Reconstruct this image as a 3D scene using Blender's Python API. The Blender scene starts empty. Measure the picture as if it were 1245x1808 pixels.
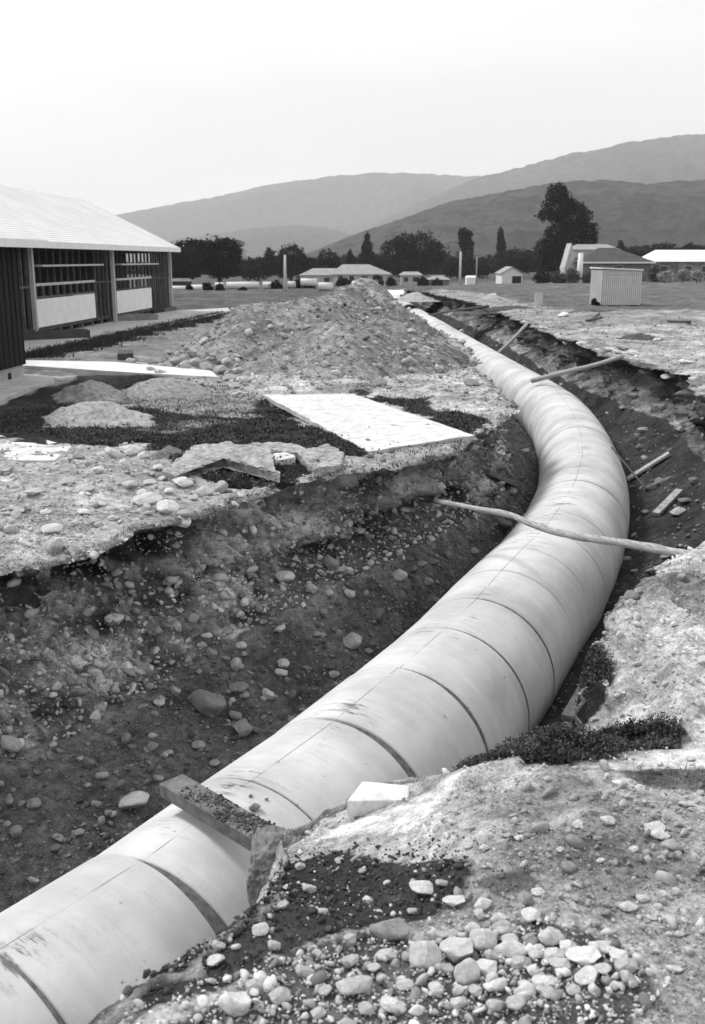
import bpy, math, random
import numpy as np
from mathutils import Vector, Matrix
rng = np.random.default_rng(7); random.seed(7)
SC = bpy.context.scene; COL = SC.collection
F, HY, CZ = 1750.0, 458.0, 3.0           # focal length in photo pixels, horizon row, eye height
TH = math.atan((904-HY)/F); CT, ST = math.cos(TH), math.sin(TH)

# ------------------------------------------------------------------ picture <-> world
def ray(x, y):
    u = (904-y)/F
    return np.array([(x-622.5)/F, CT+u*ST, u*CT-ST])
def at_z(x, y, z=0.0):
    d = ray(x, y); return np.array([0, 0, CZ]) + d*((z-CZ)/d[2])
def at_y(x, y, Y):
    d = ray(x, y); return np.array([0, 0, CZ]) + d*(Y/d[1])
def on_plane(x, y, A, B):               # vertical plane through A and B
    n = np.array([B[1]-A[1], A[0]-B[0]]); d = ray(x, y)
    t = (n@A[:2])/(n@d[:2]); return np.array([0, 0, CZ])+d*t
def to_px(P):
    x, y, z = P[:, 0], P[:, 1], P[:, 2]-CZ
    d = np.maximum(y*CT-z*ST, .3)
    return np.stack([622.5+F*x/d, 904-F*(z*CT+y*ST)/d], 1)

# ------------------------------------------------------------------ noise
def _h(i, j, k, s):
    with np.errstate(over='ignore'):
        h = (i.astype(np.uint32)*np.uint32(374761393) + j.astype(np.uint32)*np.uint32(668265263)
             + k.astype(np.uint32)*np.uint32(2147483647) + np.uint32(s*1013904223 & 0xffffffff))
        h = (h ^ (h >> np.uint32(13)))*np.uint32(1274126177)
        h ^= h >> np.uint32(16); h *= np.uint32(2246822519); h ^= h >> np.uint32(13)
    return h.astype(np.float64)/4294967295.0*2-1
def vn(P, seed=0):
    P = np.asarray(P, float); f = np.floor(P); w = P-f; w = w*w*(3-2*w)
    i = f.astype(np.int64)
    r = 0
    for a in (0, 1):
        for b in (0, 1):
            for c in (0, 1):
                k = _h(i[:, 0]+a, i[:, 1]+b, i[:, 2]+c, seed)
                r = r + k*(w[:, 0] if a else 1-w[:, 0])*(w[:, 1] if b else 1-w[:, 1])*(w[:, 2] if c else 1-w[:, 2])
    return r
def fbm(P, scale, octv=4, seed=0, gain=.5, ridge=False):
    P = np.asarray(P, float)/scale; r = 0; a = 1
    for o in range(octv):
        n = vn(P*(2.03**o)+o*17.3, seed+o)
        if ridge: n = 1-2*np.abs(n)
        r = r + a*n; a *= gain
    return r
def sst(a, b, x):
    t = np.clip((x-a)/(b-a), 0, 1); return t*t*(3-2*t)

# ------------------------------------------------------------------ materials (all greys: the photo is black and white)
def nt(name):
    m = bpy.data.materials.new(name); m.use_nodes = True
    n = m.node_tree; return m, n, n.nodes['Principled BSDF']
def N(n, t, **k):
    x = n.nodes.new(t)
    for a, b in k.items():
        if a in x.inputs: x.inputs[a].default_value = b
        else: setattr(x, a, b)
    return x
def mth(n, op, a, b=None, clamp=False):
    x = n.nodes.new('ShaderNodeMath'); x.operation = op; x.use_clamp = clamp
    for i, v in enumerate((a, b)):
        if v is None: continue
        if isinstance(v, (int, float)): x.inputs[i].default_value = v
        else: n.links.new(v, x.inputs[i])
    return x.outputs[0]
def noise(n, scale, detail=6, rough=.6, vec=None, coord='Object', stretch=None):
    if vec is None:
        tc = n.nodes.new('ShaderNodeTexCoord'); vec = tc.outputs[coord]
    if stretch:
        mp = N(n, 'ShaderNodeMapping'); mp.inputs['Scale'].default_value = stretch
        n.links.new(vec, mp.inputs['Vector']); vec = mp.outputs[0]
    x = N(n, 'ShaderNodeTexNoise', Scale=scale, Detail=detail, Roughness=rough)
    n.links.new(vec, x.inputs['Vector']); return x.outputs[0]
def ramp(n, f, p):
    r = n.nodes.new('ShaderNodeMapRange'); r.interpolation_type = 'SMOOTHSTEP'
    for i, v in zip((1, 2, 3, 4), p): r.inputs[i].default_value = v
    n.links.new(f, r.inputs[0]); return r.outputs[0]
def finish(n, b, val, rough=.9, bump=None, bstr=.5, bdist=.01, spec=.2):
    c = n.nodes.new('ShaderNodeCombineColor')
    for i in range(3): n.links.new(val, c.inputs[i])
    n.links.new(c.outputs[0], b.inputs['Base Color'])
    b.inputs['Roughness'].default_value = rough; b.inputs['Specular IOR Level'].default_value = spec
    if bump is not None:
        bp = N(n, 'ShaderNodeBump', Strength=bstr, Distance=bdist)
        n.links.new(bump, bp.inputs['Height']); n.links.new(bp.outputs[0], b.inputs['Normal'])
def simple(name, v, var=.25, scale=8, rough=.85, bstr=.4, bdist=.01, stretch=None, detail=6, spec=.2, obj_var=0):
    m, n, b = nt(name)
    f = noise(n, scale, detail, .65, stretch=stretch)
    a = ramp(n, f, (.3, .7, v*(1-var), v*(1+var)))
    if obj_var:
        oi = n.nodes.new('ShaderNodeObjectInfo')
        a = mth(n, 'MULTIPLY', a, mth(n, 'ADD', mth(n, 'MULTIPLY', oi.outputs['Random'], obj_var*2), 1-obj_var))
    finish(n, b, a, rough, f, bstr, bdist, spec); return m
M = {}
def attr_mat(name, attr, fine, bdist, rough=.95):
    m, n, b = nt(name)
    at = N(n, 'ShaderNodeAttribute', attribute_name=attr)
    f1 = noise(n, fine, 8, .7); f2 = noise(n, fine*6, 4, .7); f3 = noise(n, fine*.12, 5, .6)
    k = mth(n, 'MULTIPLY', ramp(n, f1, (.3, .7, .55, 1.45)), ramp(n, f2, (.3, .7, .7, 1.3)))
    k = mth(n, 'MULTIPLY', k, ramp(n, f3, (.35, .65, .8, 1.2)))
    v = mth(n, 'MINIMUM', mth(n, 'MULTIPLY', at.outputs['Fac'], k), .8)
    h = mth(n, 'ADD', f1, mth(n, 'MULTIPLY', f2, .4))
    finish(n, b, v, rough, h, .9, bdist, .1); return m
M['ground'] = attr_mat('ground', 'tone', 9, .04)
M['field'] = attr_mat('field', 'tone', 3, .05)
M['heap'] = attr_mat('heap', 'tone', 6, .05)
M['mound'] = simple('mound soil', .3, .35, 12, .95, .8, .03)
M['dark_mound'] = simple('dark soil', .07, .4, 12, .95, .8, .03)
def stone_mat():
    m, n, b = nt('stone')
    at = N(n, 'ShaderNodeAttribute', attribute_name='tone')
    f = noise(n, 25, 6, .7)
    v = mth(n, 'MULTIPLY', at.outputs['Fac'], ramp(n, f, (.3, .7, .75, 1.2)))
    finish(n, b, v, .8, f, .4, .006, .25); return m
M['stone'] = stone_mat()
def cobble_mat():
    m, n, b = nt('cobble')
    oi = n.nodes.new('ShaderNodeObjectInfo')
    at = N(n, 'ShaderNodeAttribute', attribute_name='tone', attribute_type='OBJECT')
    f = noise(n, 3, 8, .7); g = noise(n, 18, 4, .7)
    v = mth(n, 'MULTIPLY', at.outputs['Fac'], ramp(n, f, (.3, .7, .72, 1.15)))
    v = mth(n, 'MULTIPLY', v, ramp(n, g, (.3, .7, .85, 1.1)))
    finish(n, b, v, .8, mth(n, 'ADD', f, mth(n, 'MULTIPLY', g, .3)), .6, .02, .25); return m
M['cobble'] = cobble_mat()
M['grass'] = simple('grass blades', .045, .5, 4, .8, 0, .01)
M['weed'] = simple('weed leaves', .07, .5, 6, .7, 0, .01)
M['slab'] = simple('concrete slab', .54, .22, 5, .9, .3, .006)
M['slab_old'] = simple('old concrete', .3, .4, 9, .95, .8, .02)
M['path'] = simple('path concrete', .42, .2, 3, .9, .3, .01)
M['pathw'] = simple('pale path', .62, .14, 3, .9, .3, .01)
M['wood'] = simple('weathered timber', .3, .4, 6, .85, .5, .006, stretch=(1, 1, 12))
M['woodd'] = simple('dark timber', .07, .4, 6, .85, .5, .006)
M['woodm'] = simple('sawn timber', .13, .35, 10, .85, .4, .004)
M['darkmetal'] = simple('dark steel', .03, .3, 6, .6, .2, .004, spec=.4)
M['mortar'] = simple('mortar', .12, .4, 14, .95, .6, .01)
M['roof'] = simple('pale roofing', .62, .06, .6, .7, .1, .01)
M['white'] = simple('white paint', .72, .06, 2, .7, .1, .005)
M['trim'] = simple('grey paint', .45, .1, 2, .7, .1, .005)
M['stud'] = simple('framing timber', .09, .25, 5, .85, .2, .004, obj_var=.3)
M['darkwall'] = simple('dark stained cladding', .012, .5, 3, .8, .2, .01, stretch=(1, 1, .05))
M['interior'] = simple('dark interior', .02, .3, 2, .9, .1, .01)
M['plinth'] = simple('grey plinth', .33, .15, 3, .9, .3, .01)
M['glass'] = simple('dark window', .02, .2, 2, .2, 0, .01, spec=.5)
M['leaf'] = simple('dark foliage', .013, .5, .5, .8, 0, .01, obj_var=.25)
M['leafl'] = simple('pale foliage', .3, .5, .5, .8, 0, .01)
M['leafm'] = simple('shrub foliage', .09, .5, .6, .8, 0, .01, obj_var=.3)
M['bark'] = simple('bark', .05, .4, 3, .9, .5, .03)
M['roofd'] = simple('dark roofing', .06, .2, .8, .8, .1, .01)
M['roofg'] = simple('grey roofing', .26, .15, .8, .8, .1, .01)
M['wallg'] = simple('house wall', .4, .15, .8, .8, .1, .01)
M['shed'] = simple('shed cladding', .34, .2, 1.2, .7, .2, .01, stretch=(1, 1, .2))
def hill_mat():
    m, n, b = nt('forest hill')
    f = noise(n, .02, 10, .75); g = noise(n, .0016, 4, .5)
    v = mth(n, 'MULTIPLY', ramp(n, f, (.40, .60, .012, .075)), ramp(n, g, (.35, .65, .8, 1.25)))
    finish(n, b, v, .95, f, 1.0, 45, .05); return m
M['hill'] = hill_mat()
def pipe_mat():
    m, n, b = nt('spun concrete')
    uv = N(n, 'ShaderNodeUVMap', uv_map='UVMap').outputs[0]
    f = noise(n, 1.0, 8, .65, vec=uv, stretch=(9, .7, 1))      # lines round the pipe
    g = noise(n, .9, 6, .6, vec=uv); h = noise(n, 60, 4, .7, vec=uv)
    v = mth(n, 'MULTIPLY', ramp(n, g, (.3, .7, .4, .58)), ramp(n, f, (.3, .72, .94, 1.04)))
    sep = n.nodes.new('ShaderNodeSeparateXYZ'); n.links.new(uv, sep.inputs[0])
    # casting seam close to the crown, wavering and broken
    dv = mth(n, 'ABSOLUTE', mth(n, 'SUBTRACT', sep.outputs[1], 1.62))
    seam = mth(n, 'MULTIPLY', ramp(n, dv, (.003, .009, 1, 0)), ramp(n, noise(n, 2.3, 3, .5, vec=uv), (.42, .55, .1, .55)))
    # smears and scuffs near the crown
    sm = noise(n, 1.0, 9, .75, vec=uv, stretch=(14, 2.2, 1))
    zone = mth(n, 'MULTIPLY', ramp(n, noise(n, .75, 3, .5, vec=uv), (.47, .6, 0, 1)),
               ramp(n, mth(n, 'ABSOLUTE', mth(n, 'SUBTRACT', sep.outputs[1], 1.62)), (.1, .5, 1, 0)))
    stain = mth(n, 'MULTIPLY', ramp(n, sm, (.5, .62, 0, .8)), zone)
    sp = ramp(n, noise(n, 11, 3, .5, vec=uv), (.70, .76, 0, .6))
    dirt = mth(n, 'MAXIMUM', mth(n, 'MAXIMUM', seam, stain), sp)
    # grime towards the joints
    v = mth(n, 'MULTIPLY', v, mth(n, 'SUBTRACT', 1, dirt))
    v = mth(n, 'MULTIPLY', v, ramp(n, h, (.2, .8, .93, 1.06)))
    finish(n, b, v, .75, mth(n, 'ADD', f, mth(n, 'MULTIPLY', h, .3)), .25, .006, .25); return m
M['pipe'] = pipe_mat()

# ------------------------------------------------------------------ mesh helpers
def mesh_np(name, V, Fq, mat, parent=None, smooth=False, attrs=None):
    V = np.asarray(V, np.float32); Fq = np.asarray(Fq, np.int32)
    me = bpy.data.meshes.new(name); k = Fq.shape[1]
    me.vertices.add(len(V)); me.vertices.foreach_set('co', V.ravel())
    me.loops.add(Fq.size); me.loops.foreach_set('vertex_index', Fq.ravel())
    me.polygons.add(len(Fq)); me.polygons.foreach_set('loop_start', np.arange(0, Fq.size, k, dtype=np.int32))
    me.polygons.foreach_set('loop_total', np.full(len(Fq), k, np.int32))
    me.update(calc_edges=True)
    if smooth: me.polygons.foreach_set('use_smooth', np.ones(len(Fq), bool))
    for a, v in (attrs or {}).items():
        at = me.attributes.new(a, 'FLOAT', 'POINT'); at.data.foreach_set('value', np.asarray(v, np.float32))
    me.materials.append(mat)
    o = bpy.data.objects.new(name, me); COL.objects.link(o)
    if parent: o.parent = parent
    return o
class MB:
    def __init__(s): s.v = []; s.f = []
    def add(s, V, Fs):
        n = len(s.v); s.v += [tuple(map(float, p)) for p in V]; s.f += [tuple(i+n for i in f) for f in Fs]; return s
    def hexa(s, P): return s.add(P, [(0, 3, 2, 1), (4, 5, 6, 7), (0, 1, 5, 4), (1, 2, 6, 5), (2, 3, 7, 6), (3, 0, 4, 7)])
    def box(s, a, b):
        (x0, y0, z0), (x1, y1, z1) = a, b
        return s.hexa([(x0, y0, z0), (x1, y0, z0), (x1, y1, z0), (x0, y1, z0), (x0, y0, z1), (x1, y0, z1), (x1, y1, z1), (x0, y1, z1)])
    def prism(s, poly, z0, z1):
        n = len(poly); V = [(p[0], p[1], z0 if np.isscalar(z0) else z0[i]) for i, p in enumerate(poly)] + [(p[0], p[1], z1 if np.isscalar(z1) else z1[i]) for i, p in enumerate(poly)]
        return s.add(V, [tuple(range(n))[::-1], tuple(range(n, 2*n))]+[(i, (i+1) % n, n+(i+1) % n, n+i) for i in range(n)])
    def beam(s, A, B, w, h, up=(0, 0, 1)):
        A, B = Vector(A), Vector(B); d = (B-A).normalized(); r = d.cross(Vector(up)).normalized(); u = r.cross(d)
        P = []
        for c in (A, B):
            P += [c-r*w/2-u*h/2, c+r*w/2-u*h/2, c+r*w/2+u*h/2, c-r*w/2+u*h/2]
        return s.hexa(P)
    def tube(s, pts, rad, k=10):
        pts = [Vector(p) for p in pts]; n = len(pts); V = []; Fs = []
        rad = [rad]*n if np.isscalar(rad) else rad
        for i, p in enumerate(pts):
            d = (pts[min(i+1, n-1)]-pts[max(i-1, 0)]).normalized()
            r = d.cross(Vector((0, 0, 1)) if abs(d.z) < .95 else Vector((1, 0, 0))).normalized(); u = r.cross(d)
            for j in range(k):
                a = 2*math.pi*j/k; V.append(p+(r*math.cos(a)+u*math.sin(a))*rad[i]*(1+.06*math.sin(3*a+i)))
        for i in range(n-1):
            for j in range(k): Fs.append((i*k+j, i*k+(j+1) % k, (i+1)*k+(j+1) % k, (i+1)*k+j))
        Fs += [tuple(range(k))[::-1], tuple(range((n-1)*k, n*k))]
        return s.add(V, Fs)
    def build(s, name, mat, parent=None, bevel=0, smooth=False):
        me = bpy.data.meshes.new(name); me.from_pydata(s.v, [], s.f); me.update(); me.materials.append(mat)
        if smooth: me.polygons.foreach_set('use_smooth', [True]*len(me.polygons))
        o = bpy.data.objects.new(name, me); COL.objects.link(o)
        if parent: o.parent = parent
        if bevel:
            b = o.modifiers.new('bevel', 'BEVEL'); b.width = bevel; b.segments = 2; b.limit_method = 'ANGLE'
        return o
def tag(o, label=None, cat=None, group=None, kind=None):
    if label: o['label'] = label
    if cat: o['category'] = cat
    if group: o['group'] = group
    if kind: o['kind'] = kind
    return o
def empty(name, loc, label, cat, group=None, rz=0):
    o = bpy.data.objects.new(name, None); o.empty_display_size = .2; COL.objects.link(o)
    o.location = Vector([float(v) for v in loc]); o.rotation_euler = (0, 0, rz); return tag(o, label, cat, group)

# ------------------------------------------------------------------ pipeline centreline (fitted to the photo's silhouettes; pipe radius 1)
KP = np.array([[-2.531, 4.726], [-1.654, 5.887], [-1.176, 6.634], [-0.645, 7.559], [-0.019, 8.587], [1.361, 11.283], [2.34, 13.552], [3.176, 15.402], [4.356, 18.707], [5.369, 22.616], [6.282, 28.134], [6.719, 33.541], [6.539, 41.437], [6.293, 52.219], [5.922, 69.658], [5.379, 98.165], [5.141, 125.172], [4.98, 140]])
d0 = (KP[1]-KP[0])/np.linalg.norm(KP[1]-KP[0]); KP = np.vstack([KP[0]-d0*10, KP[0]-d0*4, KP])
def catmull(P, n):
    P = np.vstack([2*P[0]-P[1], P, 2*P[-1]-P[-2]]); out = []
    for i in range(1, len(P)-2):
        t = np.linspace(0, 1, n, endpoint=False)[:, None]; a, b, c, d = P[i-1:i+3]
        out.append(.5*(2*b+(c-a)*t+(2*a-5*b+4*c-d)*t*t+(3*b-a-3*c+d)*t**3))
    return np.vstack(out+[P[-2][None]])
CL = catmull(KP, 80); CS = np.concatenate([[0], np.cumsum(np.linalg.norm(np.diff(CL, axis=0), axis=1))])-10
_u = np.linspace(CS[0], CS[-1], 3000); CL = np.stack([np.interp(_u, CS, CL[:, 0]), np.interp(_u, CS, CL[:, 1])], 1); CS = _u
CTn = np.gradient(CL, axis=0)
for _ in range(3):
    CTn = np.stack([np.convolve(np.pad(CTn[:, i], 12, 'edge'), np.ones(25)/25, 'valid') for i in (0, 1)], 1)
CTn /= np.linalg.norm(CTn, axis=1)[:, None]
def frame(s):
    s = np.atleast_1d(s); c = np.stack([np.interp(s, CS, CL[:, i]) for i in (0, 1)], 1)
    t = np.stack([np.interp(s, CS, CTn[:, i]) for i in (0, 1)], 1); t /= np.linalg.norm(t, axis=1)[:, None]
    return c, np.stack([t[:, 1], -t[:, 0]], 1), t
def to_so(P):
    P = np.asarray(P, float)[:, :2]; so = np.zeros((len(P), 2)); sub = slice(None, None, 6)
    cc, cs, ct = CL[sub], CS[sub], CTn[sub]
    for i in range(0, len(P), 4000):
        q = P[i:i+4000]; k = ((q[:, None]-cc[None])**2).sum(2).argmin(1); v = q-cc[k]
        so[i:i+4000, 0] = cs[k]+(v*ct[k]).sum(1); so[i:i+4000, 1] = v[:, 0]*ct[k, 1]-v[:, 1]*ct[k, 0]
    return so
PZ = CZ-5.137

def G(x, y):                            # general lie of the land
    P = np.stack([x, y, np.zeros_like(x)], 1)
    d = np.hypot(x, y)
    z = .10*fbm(P, 7, 2, 3)*sst(2, 10, d)
    right = sst(.05, .3, x/np.maximum(y, 1))
    z = z - 3.0*sst(90, 260, d)*(1-.6*right)
    z = z - .4*sst(38, 52, y)*sst(1.2, 3.2, x)*(1-sst(6.5, 7.5, x))
    z = z + np.where(d > 500, .25*fbm(P, 150, 2, 9), 0)
    return z
def Gf(x, y): return float(G(np.array([float(x)]), np.array([float(y)]))[0])

# ------------------------------------------------------------------ what covers the ground: polygons traced on the plane z = 0
def inpoly(q, poly):
    x, y = q[:, 0], q[:, 1]; r = np.zeros(len(q), bool); n = len(poly)
    for i in range(n):
        x1, y1 = poly[i]; x2, y2 = poly[(i+1) % n]
        if y1 == y2: continue
        c = ((y1 > y) != (y2 > y)) & (x < (x2-x1)*(y-y1)/(y2-y1)+x1); r ^= c
    return r
WORLD_POLY = {}
def wpoly(poly, z=0): return [tuple(at_z(a, b, z)[:2]) for a, b in poly]
#            polygon in photo pixels, tone, grass, weeds, stones
ZONES = [
 ([(-3000, 462), (750, 462), (770, 512), (640, 520), (420, 545), (300, 552), (-3000, 560)], .085, .25, 0, 0),
 ([(750, 462), (4500, 462), (4500, 548), (1245, 549), (1000, 552), (965, 540), (860, 520), (765, 508)], .105, .2, 0, 0),
 ([(930, 556), (1245, 549), (2000, 549), (2000, 575), (1245, 573), (1010, 566)], .42, 0, 0, .05),
 ([(1000, 572), (2000, 580), (2000, 800), (1245, 700), (1150, 640), (1000, 600), (950, 575)], .3, .05, 0, .25),
 ([(-600, 650), (47, 634), (400, 551), (470, 540), (300, 645), (200, 662), (-600, 700)], .17, .35, 0, .1),
 ([(-200, 760), (0, 716), (95, 682), (180, 655), (380, 668), (440, 700), (470, 697), (652, 796), (610, 806), (560, 850), (470, 876), (390, 850), (300, 830), (250, 792), (130, 790), (-200, 790)], .03, 1, .1, .1),
 ([(285, 668), (440, 690), (470, 705), (430, 738), (300, 726), (180, 710)], .22, .15, 0, .5),
 ([(240, 750), (440, 742), (300, 765)], .13, .4, 0, .2),
 ([(620, 688), (760, 702), (855, 748), (838, 768), (700, 725)], .035, .9, .1, .25),
 ([(230, 665), (300, 640), (500, 600), (850, 600), (897, 700), (890, 735), (850, 752), (760, 700), (620, 686), (450, 690), (330, 675)], .35, 0, 0, 1.6),
 ([(555, 850), (648, 797), (840, 770), (845, 800), (700, 850), (560, 880)], .22, .03, 0, .4),
 ([(-400, 830), (-100, 812), (110, 812), (250, 795), (330, 845), (480, 878), (360, 915), (250, 945), (0, 1010), (-400, 1100)], .33, 0, 0, 1.5),
 ([(700, 1500), (1245, 1400), (2500, 1500), (2500, 2500), (900, 2200)], .35, 0, 0, 1.8),
 ([(430, 1600), (455, 1470), (560, 1462), (660, 1480), (770, 1540), (850, 1590), (820, 1640), (700, 1690), (600, 1740), (430, 1800), (210, 1830), (215, 1730), (330, 1620)], .045, 0, 0, 1.3),
 ([(850, 1560), (950, 1545), (985, 1590), (900, 1600)], .1, .05, 0, .5),
 ([(150, 1830), (240, 1760), (420, 1700), (700, 1640), (930, 1620), (1130, 1680), (1190, 1760), (1050, 1860), (300, 2000)], .085, 0, 0, 3.0),
 ([(812, 1322), (850, 1300), (940, 1284), (1040, 1262), (1100, 1262), (1222, 1292), (1200, 1330), (1100, 1352), (1020, 1374), (860, 1352)], .025, .8, 2.2, .3),
 ([(812, 1322), (850, 1300), (940, 1280), (1060, 1256), (1110, 1300), (1020, 1376), (860, 1354)], .025, .8, 2.4, .3),
 ([(1060, 1392), (1150, 1378), (1300, 1400), (1300, 1460), (1180, 1440)], .13, .1, 0, .6),
 ([(555, 1445), (620, 1432), (800, 1455), (900, 1478), (800, 1500), (770, 1528), (690, 1500), (600, 1462)], .66, 0, 0, .1),
 ([(728, 1372), (820, 1330), (1010, 1378), (985, 1430), (880, 1470), (780, 1448)], .44, 0, 0, .15),
 ([(1040, 1392), (1160, 1330), (1235, 1290), (1500, 1280), (1500, 1380), (1200, 1385)], .55, 0, 0, .3),
 ([(806, 1326), (850, 1298), (930, 1285), (965, 1350), (860, 1358)], .025, .8, 2.4, .3),
 ([(845, 1335), (1040, 1325), (1110, 1345), (1025, 1376), (865, 1362)], .03, .8, 2.0, .4),
]
ZLOW = {13: -.3, 14: -.1, 16: -.05, 17: -.5, 18: -.05, 19: -.5, 20: -.4, 22: -.35, 23: -.02}
WZ = [(wpoly(z[0], ZLOW.get(i, 0)), *z[1:]) for i, z in enumerate(ZONES)]
def cover(P):
    """tone, grass, weeds, stones for world points"""
    d = np.hypot(P[:, 0], P[:, 1])
    P0 = np.stack([P[:, 0], P[:, 1], np.zeros(len(P))], 1)
    q = P0[:, :2].copy(); amp = np.clip(d*.02, .13, .8)
    q[:, 0] += amp*fbm(P0, .9, 3, 41); q[:, 1] += amp*1.6*fbm(P0, .9, 3, 47)
    tone = np.full(len(P), .38); gr = np.zeros(len(P)); we = np.zeros(len(P)); st = np.full(len(P), .7)
    for poly, t, g, w, s in WZ:
        m = inpoly(q, poly); tone[m] = t; gr[m] = g; we[m] = w; st[m] = s
    rb_ = (P0[:, 0] > 3.5) & (P0[:, 1] > 12) & (tone > .3) & (tone < .5); tone[rb_] = .24
    n1 = fbm(P0, 1.3, 4, 21); n2 = fbm(P0, .25, 3, 23)
    tone = tone*np.clip(1+.26*n1+.26*n2, .35, 1.5)
    patch = sst(.45, .8, fbm(P0, 2.2, 3, 27)); tone = np.where(tone > .25, tone*(1-.45*patch), tone)
    gr = gr*np.clip(.6+.9*fbm(P0, .5, 3, 31), 0, 1.6); we = we*np.clip(.55+1.1*fbm(P0, .35, 3, 33), 0, 1.6)
    return tone, gr, we, st

# ------------------------------------------------------------------ the trench and its banks: one swept sheet
def key(s, t): t = np.array(t, float); return np.interp(s, t[:, 0], t[:, 1])
oL = [(-10, -3.7), (2.8, -3.64), (3.5, -3.5), (4.2, -3.2), (5.6, -3.22), (6.6, -3.1), (7.7, -2.8), (9, -2.6), (9.8, -2.15), (11.1, -1.72), (13.3, -1.52), (15.1, -1.55), (17.9, -1.6), (20, -1.95), (24.4, -2.6), (33, -2.75), (44, -2.2), (54, -2.2), (70, -2.5), (130, -2.6)]
bL = [(-10, -3.4), (2.9, -3.2), (4.2, -2.95), (5.7, -2.9), (7, -2.6), (8, -2.3), (10.8, -1.8), (15, -1.6), (18, -1.55), (24, -2.1), (33, -2.2), (44, -1.7), (130, -1.35)]
zbL = [(-10, -1.95), (2.9, -1.85), (5.7, -1.75), (7, -1.5), (8, -1.4), (11, -1.35), (15, -1.7), (130, -1.7)]
oR = [(-10, 1.95), (0, 1.88), (.9, 1.9), (1.25, 1.65), (1.9, 1.12), (2.2, 1.2), (2.6, 1.3), (2.9, 1.5), (3.2, 1.95), (3.5, 2.5), (4.4, 2.32), (5.5, 2.27), (6.8, 2.3), (7.9, 2.62), (9.5, 3), (15.6, 3.05), (20.9, 2.75), (25.2, 2.9), (27.3, 2.3), (30, 1.5), (40, 1.75), (54, 2.6), (64, 2.9), (86, 1.85), (130, 1.7)]
zR = [(-10, 0), (.9, 0), (1.3, -.3), (1.9, -.58), (3.0, -.6), (3.4, -.4), (4.0, -.12), (4.5, 0), (130, 0)]
bR = [(-10, 1.5), (1, 1.45), (1.4, 1.05), (1.9, .93), (2.9, .95), (3.3, 1.5), (4.4, 1.9), (8, 2.1), (12, 2.75), (15.6, 2.85), (21, 2.6), (25, 2.65), (30, 1.35), (40, 1.4), (64, 2.2), (130, 1.3)]
zbR = [(-10, -1.8), (1, -1.7), (1.5, -1.25), (1.9, -1.15), (2.9, -1.2), (3.3, -1.7), (4.4, -2.2), (8, -2.0), (12, -1.5), (21, -1.4), (27, -1.4), (30, -1.35), (130, -1.5)]
rows = [-9.5]
while rows[-1] < 132:
    c, _, _ = frame(rows[-1]); d = max(3.2, np.hypot(*c[0])-1.0); rows.append(rows[-1]+max(.022, d*.0034))
S = np.array(rows); nS = len(S); Cc, Nn, Tt = frame(S)
gl = np.concatenate([1-np.linspace(0, 1, 150)**.5])          # left ground columns: dense near the lip
def ground_cols(n, far): t = np.linspace(0, 1, n); return far*(t**1.7*.85+t*.15)
LG = ground_cols(150, 11.0)[::-1]; RG = ground_cols(150, 10.5)
nWL, nTL, nFl, nTR, nWR = 80, 60, 8, 34, 60
def wig(s, seed, A): P = np.stack([s, s*0, s*0], 1); return A*(fbm(P, 1.1, 2, seed)+.55*fbm(P, .33, 2, seed+5))
OL = key(S, oL)+wig(S, 5, .11)*np.clip(np.hypot(*Cc.T)/12, .5, 1.6); OR = key(S, oR)+wig(S, 15, .10)*np.clip(np.hypot(*Cc.T)/10, .35, 1.8)*np.where((S > 1)&(S < 3.3), .3, 1)
BL = key(S, bL)+wig(S, 25, .05); BR = key(S, bR)+wig(S, 35, .06)*np.where((S > 1)&(S < 3.3), .2, 1)
ZBL = key(S, zbL)+wig(S, 45, .07); ZBR = key(S, zbR)+wig(S, 55, .08); ZR = key(S, zR)
cols_o, cols_z, kind, par = [], [], [], []
for g in LG: cols_o.append(OL-g); cols_z.append(0*S); kind.append(0); par.append(g)
for t in np.linspace(0, 1, nWL+1)[1:]:
    cols_o.append(OL+(BL-OL)*t**1.2); cols_z.append(ZBL*t); kind.append(1); par.append(t)
for t in np.linspace(0, 1, nTL+1)[1:]:
    cols_o.append(BL+(-.95-BL)*t); cols_z.append(ZBL+(-2.5-ZBL)*t**1.15); kind.append(2); par.append(t)
for t in np.linspace(0, 1, nFl+2)[1:-1]:
    cols_o.append(-.95+1.85*t+0*S); cols_z.append(-2.5-.75*np.sin(math.pi*t)+0*S); kind.append(3); par.append(t)
ZTR = np.minimum(ZBR-.15, key(S, [(-10, -2.5), (1, -2.4), (1.6, -1.9), (3, -1.9), (3.6, -2.5), (130, -2.5)]))
for t in np.linspace(0, 1, nTR+1)[:-1]:
    cols_o.append(.9+(BR-.9)*t); cols_z.append(ZTR+(ZBR-ZTR)*t); kind.append(4); par.append(t)
for t in np.linspace(0, 1, nWR+1)[:-1]:
    cols_o.append(BR+(OR-BR)*t**.85); cols_z.append(ZBR+(ZR-ZBR)*t); kind.append(5); par.append(t)
for g in RG: cols_o.append(OR+g); cols_z.append(0*S); kind.append(6); par.append(g)
O = np.stack(cols_o, 1); Z = np.stack(cols_z, 1); nC = O.shape[1]
KD = np.tile(np.array(kind), (nS, 1)).ravel(); PR = np.tile(np.array(par), (nS, 1)).ravel()
X = Cc[:, None, 0]+Nn[:, None, 0]*O; Y = Cc[:, None, 1]+Nn[:, None, 1]*O
SS = np.repeat(S, nC); OO = O.ravel().copy(); X = X.ravel(); Y = Y.ravel(); Z = Z.ravel()
gx = G(X, Y)
isg = (KD == 0) | (KD == 6); wall = (KD == 1) | (KD == 5)
zr = np.repeat(ZR, nC)
Z = np.where(KD == 6, gx+zr*(1-sst(0, 1.5, PR)), np.where(KD == 0, gx, Z+gx*np.where(wall, np.where(KD == 1, 1-PR, PR), 0)))
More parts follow.
